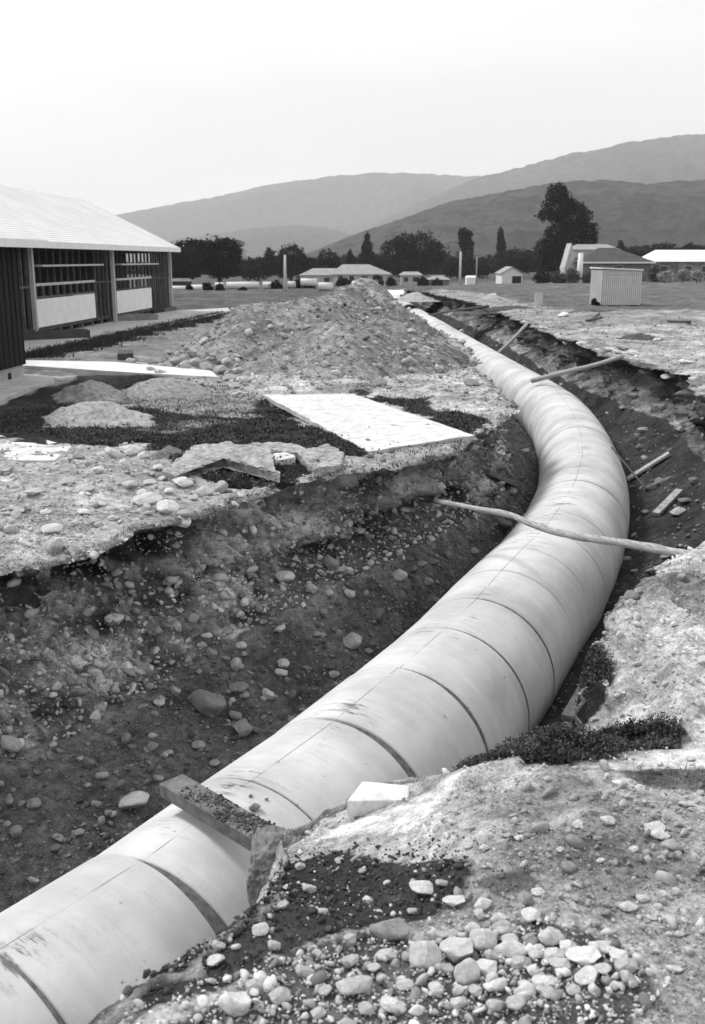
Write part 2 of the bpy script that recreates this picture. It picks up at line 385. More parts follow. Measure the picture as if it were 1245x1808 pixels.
dist = np.hypot(X, Y); P = np.stack([X, Y, Z], 1)
damp = np.clip(dist/8, .5, 1.3)
# ground lumps
edgeR = np.where(KD == 6, np.exp(-PR/.35), 0); edgeL = np.where(KD == 0, np.exp(-PR/.3), 0)
n_big = fbm(P, 1.2, 3, 61); n_med = fbm(P, .35, 3, 63); n_sm = fbm(P, .09, 3, 65)
Z += np.where(isg, .055*n_big+.03*n_med+.012*n_sm*damp, 0)
Z -= .07*(edgeR+edgeL)*np.clip(1+n_med, 0, 2)
bank = np.where((KD == 6) & (SS > 3.6) & (SS < 12), sst(0, .25, PR)*(1-sst(2.5, 4, PR)), 0)
Z += bank*(.05+.09*fbm(P, .5, 4, 71, ridge=True)-.03)
crust = inpoly(P[:, :2], wpoly([(735, 1375), (820, 1335), (1010, 1380), (985, 1432), (880, 1472), (780, 1448)], -.4))
Z += np.where(crust, .05, 0)
# talus, floor
tal = (KD == 2) | (KD == 4)
Z += np.where(tal, .06*fbm(P, .6, 4, 81)+.022*fbm(P, .12, 3, 83), 0)*np.where((KD == 4)&(SS > 1)&(SS < 3.3), .3, 1)
# walls: pushed in and out sideways
A = np.where(KD == 1, np.sin(math.pi*np.clip(PR, 0, 1))**.35, np.where(KD == 5, np.sin(math.pi*np.clip(PR, 0, 1))**.4, 0))
Ps = P*np.array([1, 1, .35]); zrel = P[:, 2]
w1 = fbm(P, .75, 3, 91, ridge=True); w2 = fbm(Ps, .22, 3, 93, ridge=True); w3 = fbm(P, .07, 3, 95)
w4 = fbm(P*np.array([1, 1, .16]), .55, 3, 97, ridge=True)
push = .22*w1+.19*w2+.06*w3+.27*w4*sst(-1.35, -.7, P[:, 2])+.06*fbm(P, .16, 3, 99, ridge=True)
hol = np.zeros(len(P))
def hollow(s0, z0, rs, rz, a, side):
    global hol
    e = np.exp(-(((SS-s0+.25*w2)/rs)**2+((zrel-z0+.06*w2)/rz)**2)**2); hol = hol+np.where(KD == side, 1.5*a*e, 0)
for h in [(3.4, -.33, .55, .14, .38), (4.9, -.42, .28, .22, .4), (4.2, -.75, .6, .2, .28), (3.0, -1.15, .5, .2, .22), (3.9, -1.2, .3, .14, .28), (9.5, -1.15, 1.6, .22, .32), (11.8, -1.05, 1.5, .28, .45), (6.3, -1.45, .6, .12, .18), (2.6, -1.75, .3, .12, .25), (2.4, -.5, .5, .15, .3), (5.6, -.95, .22, .16, .25), (4.6, -1.35, .2, .12, .25), (7.4, -.9, .35, .1, .2), (3.3, -.8, .3, .1, .25), (8.2, -1.15, .7, .16, .3)]: hollow(*h, 1)
for h in [(6, -1, 1.5, .5, .2), (33, -.8, 2, .5, .4), (50, -.7, 2.5, .6, .7), (22, -.45, 1.5, .2, .3), (27, -.7, 1.2, .4, .4)]: hollow(*h, 5)
lipcut = .2*sst(0, .05, PR)*(1-sst(.35, .9, PR))*np.clip(.8+.7*vn(np.stack([SS/.5, 0*SS, 0*SS], 1), 7), .1, 1.6)
OO2 = np.where(KD == 1, -(push*A+hol*A+lipcut), np.where(KD == 5, (push*A*np.where((SS > 1)&(SS < 3.3), .25, np.where(SS > 10, 1.25, 1))+hol*A+np.where(SS > 9, .05*sst(0, .06, 1-PR)*(1-sst(.4, .95, 1-PR)), 0)), 0))
nx = np.repeat(Nn[:, 0], nC); ny = np.repeat(Nn[:, 1], nC)
far_damp = 1.0
X = X+nx*OO2*far_damp; Y = Y+ny*OO2*far_damp
Z += np.where(wall, A*.05*w3, 0)
outer = np.where(isg, sst(9.0, 10.4, PR), 0); Z -= .12*outer
P = np.stack([X, Y, Z], 1)
tone, grs, wds, stn = cover(P)
strat = .5+.5*np.sin(Z*9+1.5*w1)
upper = sst(-1.0, -.55, Z+.25*w1)
t_wall = (.2*upper+.24*(1-upper))*np.clip(1+.3*w2+.45*w3+.4*w4, .3, 1.9)*(.8+.4*strat)*np.clip(1.05+.9*fbm(P, .8, 3, 131), .25, 1.6)
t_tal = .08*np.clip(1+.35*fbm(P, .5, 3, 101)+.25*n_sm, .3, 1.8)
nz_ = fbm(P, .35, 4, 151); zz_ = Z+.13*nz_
shade_band = sst(-.62, -.5, zz_)*(1-sst(-.22, -.12, zz_))*(1-sst(5.8, 7.2, SS+.5*nz_))+.8*sst(-1.45, -1.3, zz_)*(1-sst(-1.0, -.85, zz_))*sst(-.1, .25, fbm(P, .7, 2, 153))*(1-sst(8, 10, SS))  # shade below the lip and in the hollows, painted into the wall tone
shade_band = np.maximum(shade_band, sst(8, 9, SS)*(1-sst(13.5, 14.5, SS))*(1-sst(-1.0, -.85, zz_)))
t_wall = np.where(KD == 1, t_wall*(1-.8*np.clip(shade_band, 0, 1)), t_wall)
wb = np.where(KD == 1, sst(.86, 1.0, PR+.12*fbm(P, .3, 4, 141)), 0); t_wall = t_wall*(1-wb)+t_tal*wb
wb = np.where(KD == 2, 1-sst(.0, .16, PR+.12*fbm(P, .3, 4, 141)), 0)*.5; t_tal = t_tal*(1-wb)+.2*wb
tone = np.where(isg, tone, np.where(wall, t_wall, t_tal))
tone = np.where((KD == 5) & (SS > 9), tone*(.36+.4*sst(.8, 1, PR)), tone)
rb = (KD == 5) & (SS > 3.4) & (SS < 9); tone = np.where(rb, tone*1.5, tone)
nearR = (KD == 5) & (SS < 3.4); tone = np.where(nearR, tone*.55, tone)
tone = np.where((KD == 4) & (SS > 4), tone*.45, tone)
sand = (SS > 1.3) & (SS < 3.2) & (KD >= 4) & ~isg; tone = np.where(sand, .45, tone)
tl = (KD == 1); blend = np.where(tl, (1-sst(.0, .12, PR)), 0); tone = tone*(1-blend)+blend*.3
grs = np.where(isg, grs, np.where((KD == 1) & (PR < .15), .15, 0)); wds = np.where(isg, wds, 0)
stn = np.where(isg, stn, np.where(KD == 1, np.where(Z < -.65+.3*w1, 1.6, .45), np.where(KD == 5, np.where(SS < 1.3, 3.0, .7), 1.0)))
stn = np.where((KD == 5) & (SS > 1) & (SS < 3.3), .2, stn)
ii = np.arange(nS*nC).reshape(nS, nC)
Q = np.stack([ii[:-1, :-1], ii[:-1, 1:], ii[1:, 1:], ii[1:, :-1]], -1).reshape(-1, 4)
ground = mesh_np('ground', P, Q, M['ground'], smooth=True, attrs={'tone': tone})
tag(ground, 'excavated stony ground with the open trench cut through it', 'ground', kind='structure')
GP, GKD, GSS = P, KD, SS

# the far field: polar sheet, cut away where the trench sheet lies
ra = np.concatenate([np.linspace(.5, 30, 60), np.geomspace(31, 300, 110), np.geomspace(310, 9500, 60)])
an = np.concatenate([np.radians(np.linspace(-60, 60, 421)), np.radians(np.linspace(60, 300, 121)[1:-1])])
RR, AA = np.meshgrid(ra, an, indexing='ij'); fx = (RR*np.sin(AA)).ravel(); fy = (RR*np.cos(AA)).ravel()
fP = np.stack([fx, fy, G(fx, fy)], 1); so = to_so(fP)
infoot = (so[:, 0] > -9) & (so[:, 0] < 131) & (so[:, 1] > -13) & (so[:, 1] < 13)
ft, fg, fw, fs = cover(fP)
fP[:, 2] += .055*fbm(np.stack([fx, fy, 0*fx], 1), 1.2, 3, 61)*(np.hypot(fx, fy) < 200)
near = infoot & (so[:, 1] > key(so[:, 0], oL)-9.2) & (so[:, 1] < key(so[:, 0], oR)+9)
fP[:, 2] -= np.where(near, .25, .0)
fii = np.arange(len(fP)).reshape(len(ra), len(an)); fj = np.roll(fii, -1, axis=1)
fQ = np.stack([fii[:-1], fj[:-1], fj[1:], fii[1:]], -1).reshape(-1, 4)
cut = (so[:, 0] > -9.4) & (so[:, 0] < 131.5) & (so[:, 1] > key(so[:, 0], oL)-4) & (so[:, 1] < key(so[:, 0], oR)+4)
fQ = fQ[~cut[fQ].any(1)]
ft = np.where(np.hypot(fx, fy) > 260, .07, ft)
field = mesh_np('field', fP, fQ, M['field'], smooth=True, attrs={'tone': ft})
tag(field, 'flat grassy field reaching to the foot of the hills', 'field', kind='structure')

# ------------------------------------------------------------------ spoil heap
SEG = [((-3.1, 31.3, 1.75), (-1.2, 33, 1.95), .62), ((-1.2, 33.5, 1.6), (.45, 41, 2.3), .88), ((.45, 41, 2.3), (.2, 47, 1.7), .9), ((.4, 47, 1.5), (.5, 60, 1.2), .7),
       ((-.7, 28.6, 1.38), (.9, 31, 1.35), .5), ((.9, 31, 1.1), (1.0, 38, 1.2), .7), ((-4.6, 28.7, .45), (-3.5, 29.5, .7), .5), ((.5, 60, 1.1), (.8, 85, .7), .7)]
def heap_h(x, y):
    hs = []
    for a, b, k in SEG:
        a, b = np.array(a), np.array(b); ab = b[:2]-a[:2]
        t = np.clip(((x-a[0])*ab[0]+(y-a[1])*ab[1])/(ab@ab), 0, 1)
        d = np.hypot(x-a[0]-t*ab[0], y-a[1]-t*ab[1]); zz = a[2]+t*(b[2]-a[2])
        hs.append(zz-k*(np.sqrt(d*d+.16)-.4))
    hs = np.stack(hs); m = hs.max(0); return m+np.log(np.exp((hs-m)*7).sum(0))/7
hx = np.linspace(-8, 4.6, 260); hy = np.concatenate([np.arange(24, 48, .07), np.arange(48, 90, .3)])
HX, HYY = np.meshgrid(hx, hy); x = HX.ravel(); y = HYY.ravel(); Pn = np.stack([x, y, 0*x], 1)
hh = heap_h(x+.35*fbm(Pn, 1.5, 3, 111), y+.35*fbm(Pn, 1.5, 3, 112))+.11*fbm(Pn, 1.1, 3, 113)+.035*fbm(Pn, .22, 3, 115)
hz = G(x, y)+hh-.12
hz = np.where(hh < -.35, G(x, y)-.6, hz)
hso = to_so(Pn); lipx = key(hso[:, 0], oL); hz = np.where(hso[:, 1] > lipx-.35, np.minimum(hz, -.35), hz)
hP = np.stack([x, y, hz], 1); k = np.arange(len(hP)).reshape(len(hy), len(hx))
hQ = np.stack([k[:-1, :-1], k[:-1, 1:], k[1:, 1:], k[1:, :-1]], -1).reshape(-1, 4)
hQ = hQ[(hz[hQ] > G(x, y)[hQ]-.2).any(1)]
ht = .21*np.clip(1+.25*fbm(Pn, 1.2, 3, 117)+.25*fbm(Pn, .2, 3, 118), .4, 1.6)
heap = mesh_np('spoil_heap', hP, hQ, M['heap'], smooth=True, attrs={'tone': ht})
tag(heap, 'long two-humped heap of excavated gravel and stones beside the trench', 'spoil heap')

def small_mound(c, rx, ry, h, label, mat, seed, name='soil_mound', rot=0):
    u = np.linspace(-1.25, 1.25, 60); U, V2 = np.meshgrid(u, u); U = U.ravel(); V2 = V2.ravel(); r = np.hypot(U, V2)
    q = np.stack([U*rx, V2*ry, 0*U+seed*3.1], 1); U = U*1.15; V2 = V2*1.15; r = r*1.15
    r = r+.16*fbm(q, .5*max(rx, .3), 3, seed)
    z = h*(np.exp(-(r*1.55)**2*1.1)*1.12-.13)+.10*h*fbm(q, .12, 3, seed+3)*(r < 1.1)-.03
    z = np.where(z < 0, z*2-.05, z)
    ca, sa = math.cos(rot), math.sin(rot)
    V = np.stack([c[0]+ca*U*rx-sa*V2*ry, c[1]+sa*U*rx+ca*V2*ry, Gf(c[0], c[1])+z], 1)
    k = np.arange(3600).reshape(60, 60); q4 = np.stack([k[:-1, :-1], k[:-1, 1:], k[1:, 1:], k[1:, :-1]], -1).reshape(-1, 4)
    o = mesh_np(name, V, q4, mat, smooth=True); tag(o, label, 'soil mound'); return o
small_mound(at_z(172, 741), 1.5, 1.1, .42, 'pale smooth earth mound on the dark turf in front of the school wing', M['mound'], 1)
small_mound(at_z(160, 700), 1.1, 1.2, .42, 'darker earth mound close to the corner of the school wing', simple('mid soil', .2, .4, 10, .95, .8, .03), 2)
small_mound(at_z(290, 692), 1.3, 1.3, .4, 'small earth mound at the end of the pale strip path', simple('mid soil pale', .24, .4, 10, .95, .8, .03), 3)
small_mound(at_z(300, 815), .5, .5, .2, 'low dark gravel mound behind the tilted slab fragment', simple('grit', .14, .5, 30, .95, 1, .02), 4)
small_mound(at_z(1125, 602), 1.3, 1.2, .3, 'low dark grassy hump on the right bank', M['dark_mound'], 5)
small_mound(at_z(905, 546), 2.6, 1.0, .3, 'dark hump of earth at the far right edge of trench', M['dark_mound'], 6)
small_mound(at_z(870, 528), 1.2, 1.5, .35, 'pale earth hump beyond the trench below the light pole', M['mound'], 7)
small_mound(at_z(735, 518), 1.5, 3.0, .5, 'grey hump of earth at the far end of trench', M['mound'], 8)

# ------------------------------------------------------------------ stones
def ico(sub):
    t = (1+5**.5)/2
    V = [(-1, t, 0), (1, t, 0), (-1, -t, 0), (1, -t, 0), (0, -1, t), (0, 1, t), (0, -1, -t), (0, 1, -t), (t, 0, -1), (t, 0, 1), (-t, 0, -1), (-t, 0, 1)]
    Fc = [(0, 11, 5), (0, 5, 1), (0, 1, 7), (0, 7, 10), (0, 10, 11), (1, 5, 9), (5, 11, 4), (11, 10, 2), (10, 7, 6), (7, 1, 8), (3, 9, 4), (3, 4, 2), (3, 2, 6), (3, 6, 8), (3, 8, 9), (4, 9, 5), (2, 4, 11), (6, 2, 10), (8, 6, 7), (9, 8, 1)]
    V = [np.array(v)/np.linalg.norm(v) for v in V]
    for _ in range(sub):
        c = {}; nf = []
        def mid(a, b):
            kk = (min(a, b), max(a, b))
            if kk not in c: m = V[a]+V[b]; V.append(m/np.linalg.norm(m)); c[kk] = len(V)-1
            return c[kk]
        for a, b, d in Fc:
            x1, y1, z1 = mid(a, b), mid(b, d), mid(d, a); nf += [(a, x1, z1), (b, y1, x1), (d, z1, y1), (x1, y1, z1)]
        Fc = nf
    return np.array(V), np.array(Fc)
def stone_shape(sub, seed, ang=.5):
    V, Fc = ico(sub); r = np.random.default_rng(seed)
    for _ in range(9):                                       # knock flat facets off
        d = r.normal(size=3); d /= np.linalg.norm(d); c = r.uniform(.45, .88); p = V@d
        V = V-np.outer(np.maximum(p-c, 0)*ang, d)
    V = V*(1+.09*fbm(V+seed*3.3, .8, 2, seed)+.02*fbm(V+seed*3.3, .22, 2, seed+1))[:, None]
    return V*np.array([1, r.uniform(.65, .95), r.uniform(.5, .8)]), Fc
def rotmats(n, tilt=.5):
    a = rng.uniform(0, 2*np.pi, n); b = rng.normal(0, tilt, n); c = rng.normal(0, tilt, n)
    ca, sa, cb, sb, cc, sc = np.cos(a), np.sin(a), np.cos(b), np.sin(b), np.cos(c), np.sin(c); z = 0*a; o = z+1
    A = np.array([[ca, -sa, z], [sa, ca, z], [z, z, o]]).transpose(2, 0, 1); B = np.array([[cb, z, sb], [z, o, z], [-sb, z, cb]]).transpose(2, 0, 1)
    D = np.array([[o, z, z], [z, cc, -sc], [z, sc, cc]]).transpose(2, 0, 1); return A@B@D
def scatter(name, label, pts, rad, tones, tilt=.4, mat=None, sub_big=1):
    Vs, Fs, Ts = [], [], []; base = 0
    pxr = rad/np.maximum(np.linalg.norm(pts-np.array([0, 0, CZ]), axis=1), 1)*990
    for big in (0, 1):
        shapes = [stone_shape(sub_big if big else 0, 50+i+10*big, .9 if big else .4) for i in range(6)]
        sel = np.where((pxr >= 2.0) == bool(big))[0]
        for i, (V, Fc) in enumerate(shapes):
            ix = sel[i::6]
            if not len(ix): continue
            R = rotmats(len(ix), tilt); sc = rad[ix][:, None]*np.stack([rng.uniform(.85, 1.35, len(ix)), rng.uniform(.75, 1.1, len(ix)), rng.uniform(.7, 1.1, len(ix))], 1)
            W = np.einsum('nij,nvj->nvi', R, V[None]*sc[:, None])+pts[ix][:, None]
            Vs.append(W.reshape(-1, 3)); Fs.append((Fc[None]+(base+np.arange(len(ix))*len(V))[:, None, None]).reshape(-1, 3)); base += len(ix)*len(V)
            Ts.append(np.repeat(tones[ix], len(V)))
    o = mesh_np(name, np.vstack(Vs), np.vstack(Fs), mat or M['stone'], smooth=True, attrs={'tone': np.concatenate(Ts)})
    tag(o, label, 'gravel', kind='stuff'); return o
def faces_geo(P, Q):
    a, b, c, d = (P[Q[:, i]] for i in range(4)); cen = (a+b+c+d)/4; nn = np.cross(c-a, d-b); ar = np.linalg.norm(nn, axis=1)/2
    return cen, nn/np.maximum(ar*2, 1e-12)[:, None], ar
gc, gn, ga = faces_geo(GP, Q); gn[gn[:, 2] < -.2] *= -1
gd = np.linalg.norm(gc-np.array([0, 0, CZ]), axis=1)
gpx = to_px(gc); vis = (gpx[:, 0] > -120) & (gpx[:, 0] < 1365) & (gpx[:, 1] > 440) & (gpx[:, 1] < 1930) & (gc[:, 1] > 1.5)
fk = GKD[Q[:, 0]]; fst = stn[Q].mean(1); fton = tone[Q].mean(1)
def sample(w, n):
    w = np.cumsum(w); return np.searchsorted(w, rng.uniform(0, w[-1], n))
def stones_on(name, label, mask, n, rmin_px, rmax, lo, hi, alpha=2.0, rel=None):
    w = np.where(mask & vis, fst*ga/gd**2, 0); ix = sample(w, n)
    r = gd[ix]*rmin_px/990*rng.uniform(0, 1, n)**(-1/alpha); r = np.minimum(r, rmax*rng.uniform(.3, 1, n))
    j = rng.uniform(-.5, .5, (n, 3))*np.sqrt(ga[ix])[:, None]
    p = gc[ix]+j+gn[ix]*(r*.12)[:, None]
    t = rng.uniform(lo, hi, n) if rel is None else np.clip(fton[ix]*rng.uniform(lo, hi, n), .04, .7)
    return scatter(name, label, p, r, t)
dark_near = inpoly(gc[:, :2], WZ[13][0]); pile_near = inpoly(gc[:, :2], WZ[15][0])
top = (fk == 0) | (fk == 6)
stones_on('gravel', 'loose gravel and pebbles strewn over the ground on both banks', top & ~pile_near & ~dark_near, 15000, .8, .10, .7, 1.5, 2.0, 'rel')
stones_on('gravel', 'pale pebbles among dark soil on the near bank', dark_near, 1500, .9, .035, .12, .6, 1.9)
stones_on('gravel', 'dark crumbs and clods of soil on the near bank', dark_near, 9000, .9, .03, .02, .07, 1.9)
stones_on('gravel', 'fine grit and pebbles on the smooth near bank', top & ~dark_near & ~pile_near & (gc[:, 1] < 12) & (fst > .3), 10000, .8, .035, .8, 1.5, 2.1, 'rel')
stones_on('gravel', 'pale pebbles packed thickly at the bottom of the picture', pile_near, 8000, 1.1, .05, .14, .62, 2.0)
stones_on('gravel', 'cobbles and pebbles bedded in the left trench wall', (fk == 1), 17000, .9, .11, .12, .5, 1.55)
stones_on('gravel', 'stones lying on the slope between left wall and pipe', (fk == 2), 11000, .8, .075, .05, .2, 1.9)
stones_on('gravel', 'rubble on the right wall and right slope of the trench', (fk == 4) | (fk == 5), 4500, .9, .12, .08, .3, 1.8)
hc, hn, ha = faces_geo(hP, hQ); hn[hn[:, 2] < 0] *= -1
hd = np.linalg.norm(hc, axis=1); w = ha/hd**2*np.where(hn[:, 1] < .35, 1, .2)*(hc[:, 2] > -.1)*(1+.9*np.clip(fbm(hc, 1.4, 2, 5), -.8, 2))
ix = sample(w, 9000); r = np.minimum(hd[ix]*.62/990*rng.uniform(0, 1, 9000)**(-1/2.15), .16*rng.uniform(.3, 1, 9000))
scatter('gravel', 'gravel and stones covering the spoil heap', hc[ix]+rng.uniform(-.06, .06, (9000, 3))+hn[ix]*(r*.15)[:, None], r, np.clip(rng.normal(.30, .11, 9000), .07, .6))

# ------------------------------------------------------------------ grass and weeds
def blades(name, label, mask, wgt, n, h, wd, mat, lean=.5):
    w = np.where(mask & vis, wgt*ga/gd**2, 0); ix = sample(w, n)
    p = gc[ix]+rng.uniform(-.5, .5, (n, 3))*np.sqrt(ga[ix])[:, None]*np.array([1, 1, .1]); s = np.clip(gd[ix]/9, .5, 1.6)
    a = rng.uniform(0, 2*np.pi, n); hgt = h*rng.uniform(.4, 1.2, n); ww = wd*s
    e = np.stack([np.cos(a), np.sin(a), 0*a], 1); L = np.stack([-np.sin(a), np.cos(a), 0*a], 1)*(rng.normal(0, lean, n)*hgt)[:, None]
    v0 = p-e*ww[:, None]/2; v1 = p+e*ww[:, None]/2; v2 = p+L+np.array([0, 0, 1])*hgt[:, None]
    V = np.stack([v0, v1, v2], 1).reshape(-1, 3); o = mesh_np(name, V, np.arange(3*n).reshape(-1, 3), mat)
    tag(o, label, 'grass', kind='stuff'); return o
fg_ = grs[Q].mean(1); fw_ = wds[Q].mean(1)
for _pl in ([(466, 695), (624, 693), (840, 768), (650, 799)], [(-90, 756), (0, 766), (62, 769), (130, 788), (98, 815), (-60, 815)]):
    _m = inpoly(gc[:, :2], wpoly(_pl)); fg_[_m] = 0; fw_[_m] = 0
leftg = gc[:, 0] < 3
blades('grass', 'dark rough turf on the left bank around the concrete slabs', top & (gc[:, 1] > 12) & (gc[:, 1] < 60), fg_, 60000, .055, .014, M['grass'], 1.1)
blades('grass', 'sparse dark tufts on the near bank', top & (gc[:, 1] <= 12) , fg_, 5000, .05, .006, M['grass'], .9)
def leaves(name, label, mask, wgt, n, h, size, mat, cat='weeds'):
    w = np.where(mask & vis, wgt*ga/gd**2, 0); ix = sample(w, n)
    p = gc[ix]+rng.uniform(-.5, .5, (n, 3))*np.sqrt(ga[ix])[:, None]*np.array([1, 1, .1])
    lump = np.clip(.5+.9*fbm(p, .25, 2, 77), .1, 1.6)
    p[:, 2] += rng.uniform(0, 1, n)*h*lump; R = rotmats(n, 1.0); s = size*rng.uniform(.5, 1.3, n)
    q = np.array([(-1, -.35, 0), (0, -.5, .1), (1, 0, 0), (0, .5, .1)])
    V = np.einsum('nij,nvj->nvi', R, q[None]*s[:, None, None])+p[:, None]
    o = mesh_np(name, V.reshape(-1, 3), np.arange(4*n).reshape(-1, 4), mat); tag(o, label, cat, kind='stuff'); return o
leaves('weeds', 'dark low weeds spreading along the near right edge of trench', top & (gc[:, 1] < 12), fw_, 32000, .11, .013, M['weed'])
leaves('weeds', 'sparse dark weeds on the left bank', top & (gc[:, 1] >= 12) & (gc[:, 1] < 40), fw_+.05*fg_, 9000, .1, .03, M['weed'])

# ------------------------------------------------------------------ pipeline
pipe = empty('concrete_pipeline', (KP[2][0], KP[2][1], PZ-1), 'wide pale concrete pipeline curving along the bottom of the open trench', 'pipeline')
pipe_off = np.array([KP[2][0], KP[2][1], PZ-1])
joints = [-7, -5.6, -4.3, -3.0, -1.8, -.6, .62, 1.82, 3.12, 4.42, 5.8, 7.12, 8.25, 9.5, 10.65, 11.75, 13.1]
while joints[-1] < 118: joints.append(joints[-1]+(1.3 if joints[-1] < 34 else 1.35 if joints[-1] < 60 else 2.7))
gaps = {1.82: .045, 4.42: .05, 5.8: .07, 3.12: .02, .62: .018}
def gap(s, th):                         # joints open on the outside of the bend
    g = gaps.get(round(s, 2), (.02 if s < 13.5 else .02+.03*((int(s*7) % 3) == 0))); out = np.clip(np.cos(th)*.9+.35, 0, 1)
    return .012+g*out**.8+.004*np.sin(th*23+s*5)*(g > .05)
NT = 72
_jc = frame(np.array(joints))[0]
def chord(s):                           # every section is straight: the line bends only at the joints
    s = np.atleast_1d(s)*np.ones(NT+1); i = np.clip(np.searchsorted(joints, s.mean())-1, 0, len(joints)-2)
    A_, B_ = _jc[i], _jc[i+1]; L_ = joints[i+1]-joints[i]; u = (s-joints[i])/L_; t = (B_-A_)/np.linalg.norm(B_-A_)
    return A_+(B_-A_)*u[:, None], np.tile([t[1], -t[0]], (len(s), 1)), t
def ring(s, r, th):
    c, n_, t_ = chord(s)
    return np.stack([c[:, 0]+n_[:, 0]*r*np.cos(th), c[:, 1]+n_[:, 1]*r*np.cos(th), PZ+r*np.sin(th)], 1)-pipe_off
th = np.linspace(-math.pi/2, 1.5*math.pi, NT+1)
sec_rng = np.random.default_rng(4)
for i in range(len(joints)-1):
    a, b = joints[i], joints[i+1]; ns = 3
    dr = sec_rng.uniform(-.011, .008); V = []; UV = []
    ga_, gb_ = gap(a, th)/2, gap(b, th)/2
    seq = [(a+ga_+.004, .93), (a+ga_, .988)]+[(None, 1.0)]*ns+[(b-gb_, .988), (b-gb_-.004, .93)]
    st_, en = a+ga_+.012, b-gb_-.012; kk = 0
    for s_, r_ in seq:
        if s_ is None: s_ = st_+(en-st_)*kk/(ns-1); kk += 1
        V.append(ring(s_, r_+dr, th)); UV.append(np.stack([s_, th+sec_rng.uniform(0, 1e-6)], 1))
    V = np.stack(V); nr = len(V); k = np.arange(nr*(NT+1)).reshape(nr, NT+1)
    q4 = np.stack([k[:-1, :-1], k[1:, :-1], k[1:, 1:], k[:-1, 1:]], -1).reshape(-1, 4)
    o = mesh_np('pipe_section', V.reshape(-1, 3), q4, M['pipe'], parent=pipe, smooth=True)
    uvl = o.data.uv_layers.new(name='UVMap'); UVa = np.stack(UV).reshape(-1, 2).astype(np.float32)
    uvl.data.foreach_set('uv', UVa[q4.ravel()].ravel())
    if i:
        g = gap(a, th); V = np.stack([ring(a-g/2-.02, .972, th), ring(a-g/2*.5, .984, th), ring(a+g/2*.5, .984, th), ring(a+g/2+.02, .972, th)])
        k = np.arange(4*(NT+1)).reshape(4, NT+1); q4 = np.stack([k[:-1, :-1], k[1:, :-1], k[1:, 1:], k[:-1, 1:]], -1).reshape(-1, 4)
        mesh_np('mortar_joint', V.reshape(-1, 3), q4, M['mortar'], parent=pipe, smooth=True)

# ------------------------------------------------------------------ loose stones one by one
bpy.context.view_layer.update()
def hit(px_, py_):
    d = Vector(ray(px_, py_)).normalized(); best = None
    for o in (ground, heap):
        ok, loc, nor, _ = o.ray_cast(Vector((0, 0, CZ)), d, distance=200)
        if ok and (best is None or (loc-Vector((0, 0, CZ))).length < best[2]): best = (loc, nor, (loc-Vector((0, 0, CZ))).length)
    return best
shapes = []
for i in range(9):
    V, Fc = stone_shape(3, 200+i, .85+.15*(i % 2)); V = V/np.abs(V).max(0)
    mm = mesh_np('stone', V*.5, Fc, M['cobble'], smooth=True); shapes.append(mm.data); bpy.data.objects.remove(mm)
def stone(px_, py_, w, h, label, group, tn=.5, sh=None, sink=.15, name='stone', rz=None):
    r = hit(px_, py_+h*.25)
    if r is None: return
    loc, nor, dd = r; W = w*dd/F; H = h*dd/F
    o = bpy.data.objects.new(name, shapes[sh if sh is not None else random.randrange(9)]); COL.objects.link(o)
    o.scale = (W, W*random.uniform(.65, .9), max(H*1.05, W*.4)); o.rotation_euler = (random.gauss(0, .12), random.gauss(0, .12), random.uniform(-.35, .35) if rz is None else rz)
    o.location = loc+Vector((0, 0, o.scale[2]*(.5-sink))) if nor.z > .5 else loc+nor*o.scale[1]*.12
    o['tone'] = tn; tag(o, label, 'stone', group); return o
FG = 'loose stones on the near right bank'; LB = 'loose stones on the left bank'; WL = 'stones sticking out of the left trench wall'; TL = 'stones on the slope left of the pipe'
